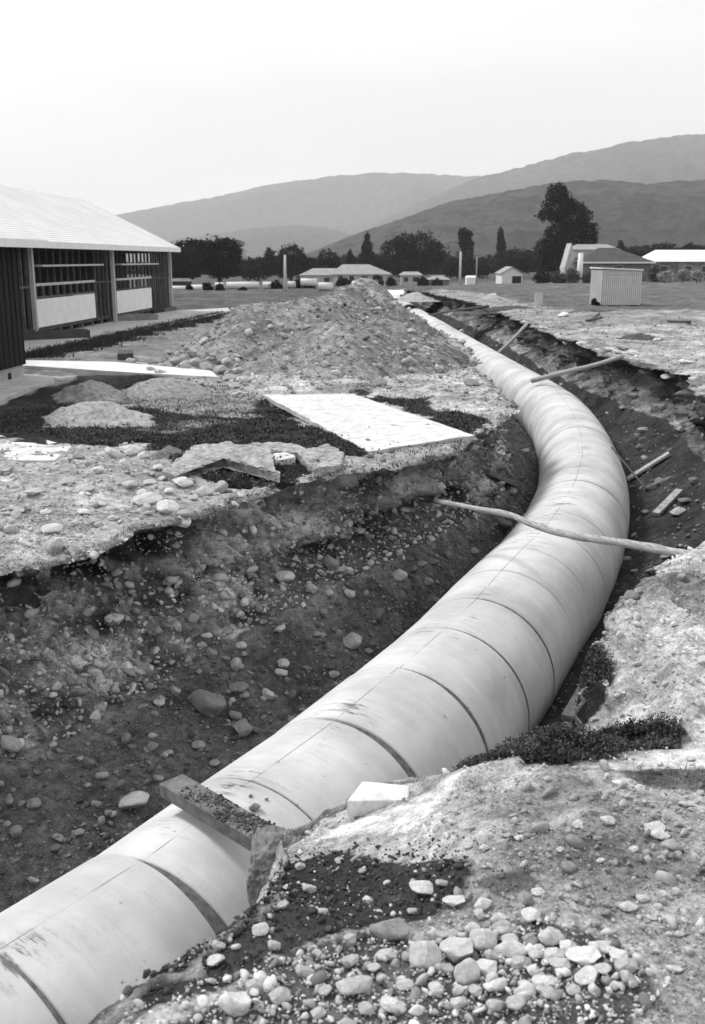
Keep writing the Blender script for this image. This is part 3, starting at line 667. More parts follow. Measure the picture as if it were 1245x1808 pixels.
U = [
 (687, 1642, 68, 30, 'long grey flat-sided stone lying just behind the foreground pile', FG, .24),
 (619, 1663, 24, 32, 'upright narrow stone left of the foreground pile', FG, .42),
 (751, 1692, 54, 60, 'large pale blunt stone at the left end of the foreground pile', FG, .55),
 (809, 1680, 62, 38, 'broad pale stone wedged in the middle of the foreground pile', FG, .5),
 (853, 1663, 46, 46, 'squarish pale stone at the top of foreground pile', FG, .6),
 (825, 1720, 46, 52, 'pale stone tilting down at the front of foreground pile', FG, .6),
 (903, 1679, 56, 28, 'wide low pale stone right of the squarish one in the pile', FG, .55),
 (1032, 1690, 60, 24, 'long smooth pale stone at the right of the foreground pile', FG, .62),
 (1062, 1672, 42, 18, 'small flat stone behind the long smooth pale stone', FG, .55),
 (973, 1657, 44, 28, 'rounded pale stone behind the gap in the foreground pile', FG, .52),
 (1109, 1729, 30, 24, 'last stone at the right tip of the foreground pile', FG, .45),
 (749, 1568, 52, 20, 'flat oval pale stone on dark soil above the pile', FG, .6),
 (803, 1592, 42, 16, 'thin pale stone slanting on dark soil above the pile', FG, .55),
 (415, 1773, 52, 42, 'very pale round stone near the bottom left corner of near bank', FG, .66),
 (625, 1742, 62, 20, 'long low stone half buried at the bottom of the near bank', FG, .42),
 (695, 1774, 44, 20, 'pale flat stone at the very bottom of the near bank', FG, .6),
 (964, 1734, 46, 14, 'low slab-like pale stone below the foreground pile', FG, .6),
 (873, 1779, 34, 28, 'rounded stone at the bottom edge below the pile', FG, .5),
 (1093, 1384, 24, 11, 'single white stone beside the dark weeds', FG, .68),
 (297, 897, 40, 28, 'big pale rounded stone on the lip of the left bank', LB, .62),
 (324, 911, 28, 25, 'pale stone leaning on the big rounded one at the left lip', LB, .6),
 (258, 884, 60, 24, 'wedge-shaped pale stone with a shadowed underside on left bank', LB, .5),
 (363, 871, 32, 22, 'pale angular stone in front of the tilted slab fragment', LB, .58),
 (391, 864, 26, 24, 'grey angular stone leaning by the tilted slab fragment', LB, .38),
 (446, 882, 30, 14, 'small white stone at the foot of the tilted slab fragment', LB, .66),
 (94, 936, 46, 20, 'wide pale stone near the left edge of the left bank', LB, .5),
 (97, 968, 38, 36, 'angular block of stone overhanging the hollow in the left wall', WL, .38),
 (505, 1021, 38, 28, 'pale boulder bedded halfway up the left trench wall', WL, .5),
 (585, 997, 30, 30, 'round grey boulder bedded in the undercut of left wall', WL, .24),
 (70, 1171, 21, 22, 'round pale cobble in the left wall near the picture edge', WL, .42),
 (172, 1174, 20, 20, 'round pale cobble below the fluted part of left wall', WL, .44),
 (418, 1176, 21, 24, 'oval cobble hanging at the foot of the left wall', WL, .36),
 (20, 1318, 30, 38, 'large rounded cobble low in the left wall at picture edge', WL, .34),
 (368, 1243, 64, 46, 'large dark boulder where the left wall meets the slope', TL, .17),
 (423, 1218, 38, 22, 'flat dark stone behind the large dark boulder', TL, .17),
 (620, 1134, 38, 28, 'lone grey stone midway down the slope beside the pipe', TL, .28),
 (667, 1091, 34, 26, 'dark lump of stone on the slope under the undercut', TL, .1),
 (705, 1017, 28, 24, 'pale-fronted stone under the overhang of left wall', TL, .34),
 (882, 926, 46, 26, 'dark boulder below the left end of the long bent pole', TL, .09),
 (426, 1288, 40, 32, 'dark block of rock with pale top near the pipe', TL, .2),
 (238, 1416, 66, 30, 'pale flat rock leaning on the pipe left of the plank', TL, .36),
 (495, 1111, 24, 14, 'flat pale stone on the slope below the pale boulder', TL, .4),
 (970, 464, 1, 1, None, None, 0),
]
for u in U:
    if u[4]: stone(*u[:6], tn=u[6])
shared = 'rounded pale stone lying in the foreground pile at the bottom right'
for a, b, w, h in [(783, 1712, 32, 26), (860, 1712, 38, 28), (853, 1598, 32, 22), (886, 1640, 34, 24), (880, 1624, 28, 18), (893, 1642, 36, 20), (939, 1618, 36, 24), (948, 1682, 30, 24), (980, 1688, 36, 26), (989, 1706, 38, 22), (1093, 1691, 32, 22), (1104, 1706, 36, 28), (1064, 1713, 30, 16), (1036, 1726, 42, 22), (911, 1775, 32, 26), (770, 1652, 30, 20), (834, 1640, 26, 18), (920, 1700, 34, 24), (940, 1715, 26, 18), (870, 1690, 30, 24), (900, 1660, 28, 20), (1000, 1672, 30, 18), (880, 1740, 30, 22), (925, 1752, 34, 22), (970, 1755, 28, 16), (840, 1752, 24, 20), (810, 1770, 30, 20), (770, 1745, 26, 16), (1010, 1748, 26, 14), (1085, 1742, 22, 14), (740, 1660, 22, 16), (800, 1650, 22, 16), (845, 1615, 24, 18)]:
    stone(a, b, w, h, shared, 'stones of the foreground pile', random.uniform(.45, .64), name='stone')
for a, b, w, h in [(460, 1642, 29, 18), (484, 1672, 22, 24), (546, 1571, 24, 18), (620, 1698, 30, 16), (538, 1718, 32, 24), (492, 1760, 40, 24), (648, 1785, 30, 22), (810, 1750, 22, 18), (383, 1662, 30, 20), (380, 1698, 34, 16), (575, 1752, 24, 18), (560, 1790, 28, 18), (450, 1740, 30, 22), (600, 1520, 18, 10), (640, 1540, 16, 12), (710, 1520, 20, 12), (780, 1560, 22, 12), (730, 1610, 22, 12), (530, 1530, 18, 14), (500, 1600, 22, 14), (570, 1610, 18, 12), (650, 1590, 20, 12), (690, 1690, 24, 16), (660, 1710, 24, 14), (715, 1740, 30, 16)]:
    stone(a, b, w, h, 'pale pebble set in dark soil left of the foreground pile', 'pebbles in the dark soil of the near bank', random.uniform(.38, .6))
for a, b, w, h in [(1109, 1602, 32, 14), (1073, 1448, 28, 12), (917, 1480, 22, 10), (1155, 1462, 36, 12), (1165, 1475, 34, 14), (1020, 1455, 20, 10), (825, 1495, 18, 12), (855, 1497, 18, 10), (1135, 1585, 26, 10), (950, 1575, 24, 12), (1200, 1650, 20, 10), (1150, 1620, 18, 8), (1210, 1420, 22, 10), (1220, 1340, 18, 8), (1190, 1710, 26, 10), (1240, 1168, 18, 16), (990, 1500, 16, 8), (1060, 1520, 16, 8), (1120, 1500, 18, 9), (1020, 1560, 16, 8)]:
    stone(a, b, w, h, 'scattered flat pebble on the smooth pale ground at right', 'pebbles on the pale near right ground', random.uniform(.5, .65))
for a, b, w, h in [(221, 821, 22, 20), (281, 827, 24, 14), (193, 861, 16, 20), (231, 857, 30, 18), (321, 853, 42, 18), (200, 803, 32, 20), (149, 863, 36, 14), (265, 852, 24, 12), (175, 832, 22, 18), (230, 800, 26, 14), (252, 806, 22, 14), (300, 868, 22, 14), (340, 880, 18, 10), (140, 806, 22, 14), (120, 850, 26, 14), (60, 870, 34, 12), (30, 900, 28, 12), (80, 905, 22, 10), (150, 905, 26, 12), (200, 915, 20, 10), (45, 960, 24, 14), (415, 886, 16, 10), (390, 890, 14, 9), (250, 870, 18, 12), (290, 845, 20, 12), (262, 836, 18, 10), (180, 890, 18, 10)]:
    stone(a, b, w, h, 'pale stone in the loose rubble on top of the left bank', 'rubble stones on the left bank', random.uniform(.42, .62))
rs = np.random.default_rng(12)
for k in range(46):
    a = rs.uniform(0, 620); b = 1010+(620-a)*.47+rs.uniform(-20, 170)
    if a > 520: b = rs.uniform(960, 1060)
    w = rs.uniform(11, 24); stone(a, b, w, w*rs.uniform(.7, 1), 'rounded cobble bedded in the gravel layer of the left trench wall', 'cobbles in the left trench wall', rs.uniform(.2, .42))
for a, b, w, h in [(224, 1308, 18, 22), (351, 1316, 24, 16), (157, 1348, 22, 22), (213, 1388, 24, 16), (280, 1375, 20, 14), (60, 1420, 24, 20), (30, 1470, 22, 26), (140, 1470, 18, 12), (745, 997, 22, 13), (766, 993, 22, 12), (730, 1008, 20, 14), (756, 1027, 20, 16), (790, 980, 14, 18), (835, 970, 20, 12), (560, 1120, 18, 10), (590, 1190, 20, 12), (480, 1230, 20, 12), (450, 1290, 18, 14), (380, 1350, 20, 14), (100, 1500, 20, 14), (60, 1555, 18, 12), (200, 1440, 16, 12), (650, 1150, 16, 10), (700, 1120, 14, 10), (770, 1060, 16, 12), (540, 1180, 14, 10), (905, 870, 18, 12), (880, 850, 26, 16), (925, 800, 22, 18), (900, 800, 18, 12), (300, 1330, 16, 12), (170, 1420, 16, 12)]:
    stone(a, b, w, h, 'grey stone resting on the dark slope left of the pipe', 'stones on the slope left of the pipe', random.uniform(.12, .3))
hsp = [(x_, y_) for x_, y_ in zip(rs.uniform(285, 820, 60), rs.uniform(530, 690, 60))]
for a, b in hsp:
    w = rs.uniform(7, 17); stone(a, b, w, w*.75, 'grey stone lying on the slope of the gravel heap', 'stones on the spoil heap', rs.uniform(.3, .55))
for a, b, w, h in [(232, 640, 22, 14), (250, 648, 26, 16), (268, 655, 20, 14), (285, 660, 26, 14), (310, 640, 22, 16), (325, 648, 22, 18), (345, 640, 22, 18), (365, 650, 24, 20), (390, 655, 26, 20), (340, 625, 20, 16), (375, 630, 20, 16), (400, 640, 20, 18), (300, 625, 16, 10), (420, 655, 20, 16), (405, 668, 26, 14)]:
    stone(a, b, w, h, 'large stone rolled to the left foot of the gravel heap', 'stones at the left foot of the heap', rs.uniform(.32, .5))
stone(670, 677, 28, 16, 'round boulder on pale gravel in front of the heap', LB, .25)
stone(833, 677, 30, 16, 'rounded grey boulder on gravel near the trench corner', LB, .27)
stone(440, 590, 16, 20, 'large upright stone near the crest of the heap', 'stones on the spoil heap', .5)
stone(870, 524, 14, 13, 'white stone on the far right bank beyond the trench', 'pale stones on the right bank', .75)
stone(993, 557, 22, 8, 'flat white stone on the right bank in front of shed', 'pale stones on the right bank', .7)
for a, b, w, h in [(992, 592, 22, 8), (1032, 585, 14, 8), (1030, 603, 24, 8), (1100, 615, 26, 10), (1090, 622, 20, 8), (1120, 624, 24, 8), (1075, 618, 18, 8), (960, 580, 16, 6), (1210, 640, 24, 9), (1140, 655, 26, 10), (1180, 660, 24, 10), (1225, 665, 20, 12), (1000, 603, 14, 6), (1160, 600, 16, 6), (1240, 610, 12, 6)]:
    stone(a, b, w, h, 'pale stone scattered along the edge of the right bank', 'pale stones along the right bank', rs.uniform(.45, .65))
for a, b, w, h in [(1195, 905, 30, 14), (1210, 885, 26, 12), (1140, 905, 16, 10), (1150, 1010, 20, 14), (1175, 985, 18, 10), (1120, 1010, 14, 10), (1165, 850, 22, 12), (1225, 850, 22, 14), (1130, 790, 16, 10), (1135, 760, 20, 10), (1200, 760, 18, 12), (1080, 690, 16, 10), (1120, 700, 18, 10), (1170, 720, 18, 12), (1100, 720, 14, 8)]:
    stone(a, b, w, h, 'stone on the rubbly slope right of the pipe', 'stones on the slope right of the pipe', rs.uniform(.15, .35))

# ------------------------------------------------------------------ slabs
def slab(poly_px, z, thick, name, label, cat, mat, jag=.0, tilt=None, rough=.0, bevel=.01):
    pts = [np.array(at_z(a, b, z)) for a, b in poly_px]; pp = []
    for i in range(len(pts)):
        a, b = pts[i], pts[(i+1) % len(pts)]; n = max(2, int(np.linalg.norm(b-a)/.12))
        for t in np.linspace(0, 1, n, endpoint=False): pp.append(a+(b-a)*t)
    pp = np.array(pp)
    if jag: pp[:, :2] += jag*np.stack([fbm(pp, .35, 3, 5), fbm(pp, .35, 3, 8)], 1)
    c = pp.mean(0); zt = np.full(len(pp), z)
    if tilt is not None: zt = z+(pp[:, 0]-c[0])*tilt[0]+(pp[:, 1]-c[1])*tilt[1]
    mb = MB(); n = len(pp); lv = [(1, 0), (1.0, -thick)]
    V = [(*p[:2], zt[i]) for i, p in enumerate(pp)]
    V += [(c[0]+(p[0]-c[0])*.6, c[1]+(p[1]-c[1])*.6, z+(zt[i]-z)*.6+0*float(random.uniform(-1, 1))) for i, p in enumerate(pp)]+[(c[0], c[1], z)]
    V += [(c[0]+(p[0]-c[0])*(.985), c[1]+(p[1]-c[1])*(.985), zt[i]-thick+rough*random.uniform(-1, 1)*.6) for i, p in enumerate(pp)]
    Fs = [(i, (i+1) % n, n+(i+1) % n, n+i) for i in range(n)]+[(n+i, n+(i+1) % n, 2*n) for i in range(n)]
    o3 = 2*n+1; Fs += [(o3+i, o3+(i+1) % n, (i+1) % n, i) for i in range(n)]+[tuple(range(o3+n-1, o3-1, -1))]
    mb.add(V, Fs); o = mb.build(name, mat, bevel=bevel); tag(o, label, cat)
    if rough:
        o.modifiers.clear(); sb = o.modifiers.new('subdivide', 'SUBSURF'); sb.subdivision_type = 'SIMPLE'; sb.levels = sb.render_levels = 4
        tx = bpy.data.textures.new('crumble', 'CLOUDS'); tx.noise_scale = .16; tx.noise_depth = 4; dm = o.modifiers.new('crumble', 'DISPLACE'); dm.texture = tx; dm.strength = .09; dm.texture_coords = 'GLOBAL'
    return o
slab([(466, 697), (622, 695), (838, 768), (652, 797)], .045, .11, 'concrete_slab', 'large clean white concrete slab on the left bank, its corner overhanging the trench', 'concrete slab', M['slab'], jag=.03)
slab([(-90, 758), (0, 768), (60, 771), (127, 788), (98, 812), (-60, 812)], .1, .11, 'concrete_slab', 'white concrete slab with soil on top at the left edge of picture', 'concrete slab', M['slab'], jag=.02)
slab([(-60, 800), (12, 806), (27, 818), (10, 832), (-60, 838)], .12, .1, 'concrete_fragment', 'rough broken concrete lump at the left edge beside the white slab', 'concrete fragment', M['slab_old'], jag=.05, rough=.02)
slab([(285, 826), (345, 790), (400, 787), (475, 795), (493, 832), (460, 822), (395, 806), (345, 806), (310, 832)], .26, .13, 'concrete_fragment', 'long tilted slab fragment propped over dark turf on the left bank', 'concrete fragment', M['slab_old'], jag=.04, rough=.02, tilt=(.02, .05))
slab([(440, 782), (500, 780), (560, 795), (530, 799), (490, 796)], .15, .1, 'concrete_fragment', 'thin broken slab piece behind the tilted slab fragment', 'concrete fragment', M['slab_old'], jag=.04, rough=.02)
slab([(482, 802), (512, 798), (520, 808), (488, 812)], .14, .1, 'concrete_fragment', 'small white slab chip between the larger fragments', 'concrete fragment', M['slab'], jag=.02, rough=.01)
slab([(524, 797), (580, 783), (608, 800), (600, 820), (552, 828)], .16, .16, 'concrete_fragment', 'chunky broken concrete piece on the lip left of the large slab', 'concrete fragment', M['slab_old'], jag=.05, rough=.03)
# soil smear lying on the left slab, block at near edge
def blk(px4, z, h, name, label, cat, mat, bevel=.012):
    pts = [at_z(a, b, z) for a, b in px4]; mb = MB().prism([p[:2] for p in pts], z-h, z)
    o = mb.build(name, mat, bevel=bevel); tag(o, label, cat); return o
blk([(612, 1414), (640, 1378), (724, 1386), (722, 1412)][::-1], -.36, .12, 'concrete_block', 'broken concrete block with white top lying at the pipe side of near bank', 'concrete block', simple('block concrete', .6, .2, 9, .9, .6, .01))
# clod at the board's end
def lump(c, r, label, name, mat, seed, cat):
    V, Fc = ico(5); V = V*(1+.2*fbm(V+seed, .6, 2, seed)+.07*fbm(V+seed, .16, 4, seed+2, gain=.7))[:, None]
    V = np.sign(V)*np.abs(V)**.8*np.array(r)+np.array(c)
    o = mesh_np(name, V, Fc, mat, smooth=True); tag(o, label, cat); return o
M['clod'] = simple('earth clod', .17, .35, 9, .95, .9, .02)
cl = at_z(487, 1520, -.72); lump((cl[0]+.02, cl[1]+.05, -.86), (.2, .25, .3), 'steep clod of earth burying the right end of the plank', 'earth_clod', M['clod'], 3, 'earth clod')

# ------------------------------------------------------------------ timber
A = at_z(303, 1386, -1.0); B = at_z(497, 1500, -.92)
pl = empty('plank', A, 'thick old plank lying across the pipe with soil on it', 'plank')
mb = MB().beam(Vector(A)-Vector(A), Vector(B)-Vector(A), .22, .11); mb.build('board', M['woodm'], pl, bevel=.006)
rs2 = np.random.default_rng(3); n = 1100; t = rs2.beta(1.6, 1.3, n)*.85+.14; side = (rs2.normal(.0, .06, n)+.04*np.sin(t*19)).clip(-.1, .1)
dirv = (B-A)/np.linalg.norm(B-A); nr = np.array([dirv[1], -dirv[0], 0])
pts = (B-A)*t[:, None]+nr*side[:, None]*-1+np.array([0, 0, .058]); V, Fc = ico(0)
R = rotmats(n, .8); rr = .0028*rs2.uniform(0, 1, n)**-.5; rr = np.minimum(rr, .02); W = np.einsum('nij,nvj->nvi', R, V[None]*rr[:, None, None]*np.array([1.3, 1, .7]))+pts[:, None]
mesh_np('soil_crumbs', W.reshape(-1, 3), (Fc[None]+(np.arange(n)*12)[:, None, None]).reshape(-1, 3), M['dark_mound'], parent=pl)['kind'] = 'stuff'
# crumbs beside the plank, on the pipe
for a, b, w, lab in [(450, 1421, 20, 'small clod lying on the pipe beside the plank'), (433, 1440, 24, 'dark clod lying against the far edge of the plank'), (443, 1402, 8, 'tiny clod on the pipe beyond the plank'), (471, 1404, 7, 'tiniest clod on the crown of the pipe')]:
    p = at_z(a, b, -1.12); o = bpy.data.objects.new('earth_clod', shapes[2]); COL.objects.link(o); o.scale = (w/210, w/240, w/330); o.location = Vector(p)
    o['tone'] = .22; tag(o, lab, 'earth clod')
    so_ = to_so(np.array([p]))[0]; o.location.z = PZ+math.sqrt(max(0, 1-so_[1]**2))+w/330*.35
def pole(pxs, zA, zB, r0, r1, name, label, cat, mat, k=10, sub=4):
    A = at_z(*pxs[0], zA); B = at_z(*pxs[-1], zB); P_ = [A]+[on_plane(a, b, A, B) for a, b in pxs[1:-1]]+[B]
    P_ = np.array(P_); Pc = np.stack([np.interp(np.linspace(0, len(P_)-1, (len(P_)-1)*sub+1), range(len(P_)), P_[:, i]) for i in range(3)], 1)
    for _ in range(3): Pc[1:-1] = (Pc[:-2]+2*Pc[1:-1]+Pc[2:])/4
    t = np.linspace(0, 1, len(Pc)); rad = r0+(r1-r0)*t; rad = rad*(1+.06*np.sin(t*31)+.04*np.sin(t*73))
    o = MB().tube(Pc, list(rad), k).build(name, mat, smooth=True); tag(o, label, cat); return o
pole([(768, 885), (810, 892), (850, 900), (900, 908), (935, 924), (975, 938), (1015, 947), (1060, 953), (1110, 960), (1165, 970), (1222, 981)], -.62, .02, .038, .05, 'wooden_pole', 'long bent wooden pole spanning the trench above the pipe', 'pole', M['wood'], 12, 6)
pole([(940, 672), (1000, 656), (1050, 645), (1100, 629)], -1.05, .12, .085, .07, 'wooden_pole', 'straight pale pole propped from the pipe up to the right bank', 'pole', M['wood'])
pole([(880, 623), (905, 600), (930, 573)], -1.2, -.05, .08, .08, 'wooden_pole', 'short thin pole leaning in the far part of the trench', 'pole', M['wood'])
pole([(757, 557), (800, 548), (862, 541)], -1.2, .25, .09, .08, 'wooden_beam', 'black beam crossing the far end of the trench', 'beam', M['darkmetal'])
pole([(1080, 790), (1110, 826), (1142, 864)], -1.2, -1.55, .022, .02, 'steel_rod', 'thin dark rod leaning off the right side of pipe', 'rod', M['darkmetal'])
def board_px(a, b, za, zb, w, h, name, label, mat, up=(0, 0, 1)):
    A = at_z(*a, za); B = at_z(*b, zb); o = MB().beam(A, B, w, h, up).build(name, mat, bevel=.008); tag(o, label, 'board'); return o
def hitz(a, b): r = hit(a, b); return r[0].z if r else -1
for (a, b, w, h, lab, mt) in [((1108, 846), (1182, 800), .3, .06, 'broad weathered board lying on the slope right of the pipe', 'wood'),
                              ((1138, 862), (1183, 843), .07, .06, 'thin batten below the broad board right of the pipe', 'wood'),
                              ((1158, 908), (1200, 866), .16, .08, 'splintered pale board end on the right slope', 'wood'),
                              ((856, 833), (908, 856), .22, .1, 'short thick board lying deep left of the pipe bend', 'woodm'),
                              ((1182, 569), (1216, 570), .3, .2, 'dark plank on the ground near the right edge below shed', 'woodd'),
                              ((1036, 566), (1062, 561), .2, .1, 'dark broken timber on the bank before the shed', 'woodd'),
                              ((1046, 563), (1058, 553), .08, .08, 'thin dark stick leaning on the broken timber', 'woodd')]:
    board_px(a, b, hitz(*a)+.06, hitz(*b)+.08, w, h, 'board', lab, M[mt])
# timber bearer along the right foot of the pipe
for i, (s0, s1_, o_, w_) in enumerate([(3.9, 5.5, 1.3, .16), (5.6, 7.3, 1.36, .13), (7.5, 9.4, 1.33, .15)]):
    c_, n_, _t = frame(np.array([s0, s1_])); q = [Vector((*(c_[k]+n_[k]*(o_+.05*k)), 0)) for k in (0, 1)]
    for v in q:
        ok, loc, _, _ = ground.ray_cast(Vector((v.x, v.y, 0)), Vector((0, 0, -1))); v.z = loc.z+.09 if ok else -2
    o = MB().beam(q[0], q[1], w_, .08).build('board', M['woodm'], bevel=.006)
    tag(o, ['nearest narrow board along the right foot of pipe', 'middle narrow board along the right foot of pipe', 'farthest narrow board along the right foot of pipe'][i], 'board', 'boards along the foot of the pipe')

# ------------------------------------------------------------------ paths
def strip(poly_px, z, name, mat, label, off=0.03):
    mb = MB(); pp = [at_z(a, b, 0) for a, b in poly_px]
    zz = [Gf(p[0], p[1])+z for p in pp]; mb.prism([p[:2] for p in pp], [v-.25 for v in zz], zz)
    o = mb.build(name, mat); tag(o, label, 'path', kind='structure'); return o
strip([(-420, 622), (47, 598), (300, 553), (402, 546), (408, 556), (47, 633), (-420, 740)][::-1], .10, 'walkway', M['path'], 'pale walkway along the veranda of the school building')
strip([(-150, 652), (47, 646), (200, 650), (372, 662), (385, 672), (250, 668), (47, 657), (-150, 664)][::-1], .10, 'footpath', M['pathw'], 'white strip path running from the wing to the heap')
strip([(-420, 830), (-100, 738), (0, 715), (50, 694), (97, 684), (95, 674), (30, 670), (-420, 700)][::-1], .09, 'apron', M['path'], 'concrete apron at the foot of the dark wing')
# dark turf edge along the walkway
n = 26000; t = rng.uniform(0, 1, n); e0, e1 = at_z(47, 636), at_z(402, 556)
em = at_z(250, 589)
pp = np.where(t[:, None] < .5, e0+(em-e0)*(t*2)[:, None], em+(e1-em)*(t*2-1)[:, None])
pp = pp+np.stack([rng.normal(0, .28, n)*(1+.5*np.sin(t*60)), rng.normal(0, .28, n), 0*t], 1); a = rng.uniform(0, 6.28, n); hgt = rng.uniform(.08, .26, n)
e = np.stack([np.cos(a), np.sin(a), 0*a], 1)*.03; V = np.stack([pp-e, pp+e, pp+np.stack([rng.normal(0, .08, n), rng.normal(0, .08, n), hgt], 1)], 1).reshape(-1, 3)
tag(mesh_np('grass', V, np.arange(3*n).reshape(-1, 3), M['grass']), 'dark ragged grass verge beside the walkway of the school', 'grass', kind='stuff')

# ------------------------------------------------------------------ school building under construction
dirb = at_z(303, 551)-at_z(205, 571.5); dirb[2] = 0; dirb /= np.linalg.norm(dirb); nb = np.array([dirb[1], -dirb[0], 0])   # nb points to the trench
P0 = at_z(205, 571.5); P0[2] = 0
school = empty('school_building', P0, 'half-built long school building with pale roof, open timber frames and white wall panels', 'building', rz=math.atan2(dirb[1], dirb[0]))
# local frame: x along the wall away from camera, y to the left (away from the trench)
def loc_x(px_, py_, off=0):             # local x where the line of sight crosses the wall plane
    d = ray(px_, py_); b0 = P0-nb*off; t = (nb[:2]@(b0[:2]))/(nb[:2]@d[:2]); q = np.array([0, 0, CZ])+d*t
    return float((q-P0)@dirb), float(q[2])
xs_post = [loc_x(60, 520)[0], 0.0, loc_x(302, 500)[0]]
xa, xb = loc_x(66, 560, .15)[0], loc_x(269, 545, .15)[0]; x170 = loc_x(169, 545, .15)[0]; x207 = loc_x(207, 545, .15)[0]; xe = xs_post[2]
ez = 3.55; xn = -32.0
for xp in xs_post: MB().box((xp-.08, -.06, 0), (xp+.08, .1, ez-.05)).build('post', M['trim'], school)
fl = .43
for a, b in ((x207, xb), (xa, x170)):
    mb = MB(); h = 1.50-fl; nb_ = 8
    for i in range(nb_): mb.hexa([(a, .16-.02, fl+h*i/nb_), (b, .14, fl+h*i/nb_), (b, .24, fl+h*i/nb_), (a, .24, fl+h*i/nb_), (a, .16, fl+h*(i+1)/nb_), (b, .16, fl+h*(i+1)/nb_), (b, .24, fl+h*(i+1)/nb_), (a, .24, fl+h*(i+1)/nb_)])
    mb.build('wall_panel', M['white'], school)
    MB().box((a, .1, 2.0), (b, .2, 2.1)).build('rail', M['trim'], school)
    MB().box((a, .13, 1.53), (b, .2, 1.6)).build('window_sill', M['stud'], school)
    MB().box((a-.1, -.25, 2.73), (b+.3, .2, 2.8)).build('shelf_beam', M['trim'], school)
    nn_ = 9
    for i in range(nn_+1):
        xx = a+(b-a)*i/nn_; MB().box((xx-.045, .1, 1.6), (xx+.045, .2, 2.0)).build('stud', M['stud'], school)
    for i in range(nn_+1):
        xx = a+(b-a)*(i+.3)/nn_
        if xx < b: MB().box((xx-.035, .28, 2.1), (xx+.035, .36, ez-.1)).build('stud', M['stud'], school)
for a, b, n_ in ((x170+.2, x207-.1, 6), (xb+.3, xe-.1, 8), (xa-3.4, xa-.2, 7)):
    for i in range(n_): xx = a+(b-a)*i/(n_-1); MB().box((xx-.045, .12, fl-.1), (xx+.045, .22, ez-.1)).build('stud', M['stud'], school)
    MB().box((a-.1, .10, 1.95), (b+.1, .12, 2.03)).build('rail', M['stud'], school)
MB().box((x170+.3, 1.2, fl), (x207-.1, 1.3, 1.5)).build('inner_panel', M['white'], school)
MB().box((xb+.3, .24, fl-.1), (xe-.15, .3, 1.2)).build('inner_panel', M['stud'], school)
MB().box((xa-3.2, 1.2, fl), (xa-.3, 1.3, 1.5)).build('inner_panel', M['white'], school)
MB().box((xn, .2, fl-.16), (xe, .3, fl)).build('floor_edge', M['woodd'], school)
for i in range(16):
    xx = xa+(xe-xa)*i/15; MB().box((xx-.1, .25, -.1), (xx+.1, .45, fl-.16)).build('pile', M['woodm'], school)
MB().box((xn, .5, fl-.15), (xe, 9.6, fl-.03)).build('floor', M['woodd'], school)
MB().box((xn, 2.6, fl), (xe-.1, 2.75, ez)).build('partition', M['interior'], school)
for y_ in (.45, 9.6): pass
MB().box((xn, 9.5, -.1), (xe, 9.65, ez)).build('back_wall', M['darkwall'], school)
mb = MB()
for i in range(14): mb.box((xe-.1, .6+i*.66, fl), (xe-.02, .7+i*.66, ez-.1))
mb.build('end_frame', M['stud'], school)
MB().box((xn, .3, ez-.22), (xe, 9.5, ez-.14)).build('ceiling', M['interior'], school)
# roof: ridge from the photo
rx, rz_ = loc_x(160, 357, 4.9); ov = .5; rxe = xe+.3
ry, rzz = 4.9, rz_
mb = MB(); E0, E1 = -.55, 10.3; th_ = .1
xr = rxe-.3
mb.hexa([(xn, E0, ez-.02), (rxe, E0, ez-.02), (xr, ry, rzz), (xn, ry, rzz), (xn, E0, ez+th_), (rxe, E0, ez+th_), (xr, ry, rzz+th_), (xn, ry, rzz+th_)])
mb.hexa([(xn, ry, rzz), (xr, ry, rzz), (rxe, E1, ez-.02), (xn, E1, ez-.02), (xn, ry, rzz+th_), (xr, ry, rzz+th_), (rxe, E1, ez+th_), (xn, E1, ez+th_)])
roof = mb.build('roof', M['roof'], school)
sheet = MB()                            # sheet ribs across the slope
for i in range(1, 30):
    t = i/30; y_ = E0+(ry-E0)*t; z_ = ez+th_+(rzz-ez)*t+.003; sheet.box((xn, y_-.008, z_-.01), (rxe-.3*t-.01, y_+.008, z_+.004))
sheet.build('roof_laps', M['roof'], roof)
MB().box((xn, E0-.04, ez-.14), (rxe, E0-.003, ez+th_+.01)).build('fascia', M['white'], school)
gp = MB().prism([(0, 0), (1, 0), (1, 1)], 0, 1)
gb = MB(); gb.add([(xe-.06, 0.2, ez-.1), (xe-.06, 9.5, ez-.1), (xe-.06, ry, rzz-.1), (xe+.0, 0.2, ez-.1), (xe+.0, 9.5, ez-.1), (xe+.0, ry, rzz-.1)], [(0, 2, 1), (3, 4, 5), (0, 1, 4, 3), (1, 2, 5, 4), (2, 0, 3, 5)]); gb.build('gable_end', M['darkwall'], school)
vx, vz = loc_x(141, 392, 3.0); MB().tube([(vx, 2.7, vz-.9), (vx, 2.7, vz+.35)], .06, 8).build('vent_pipe', M['trim'], roof)
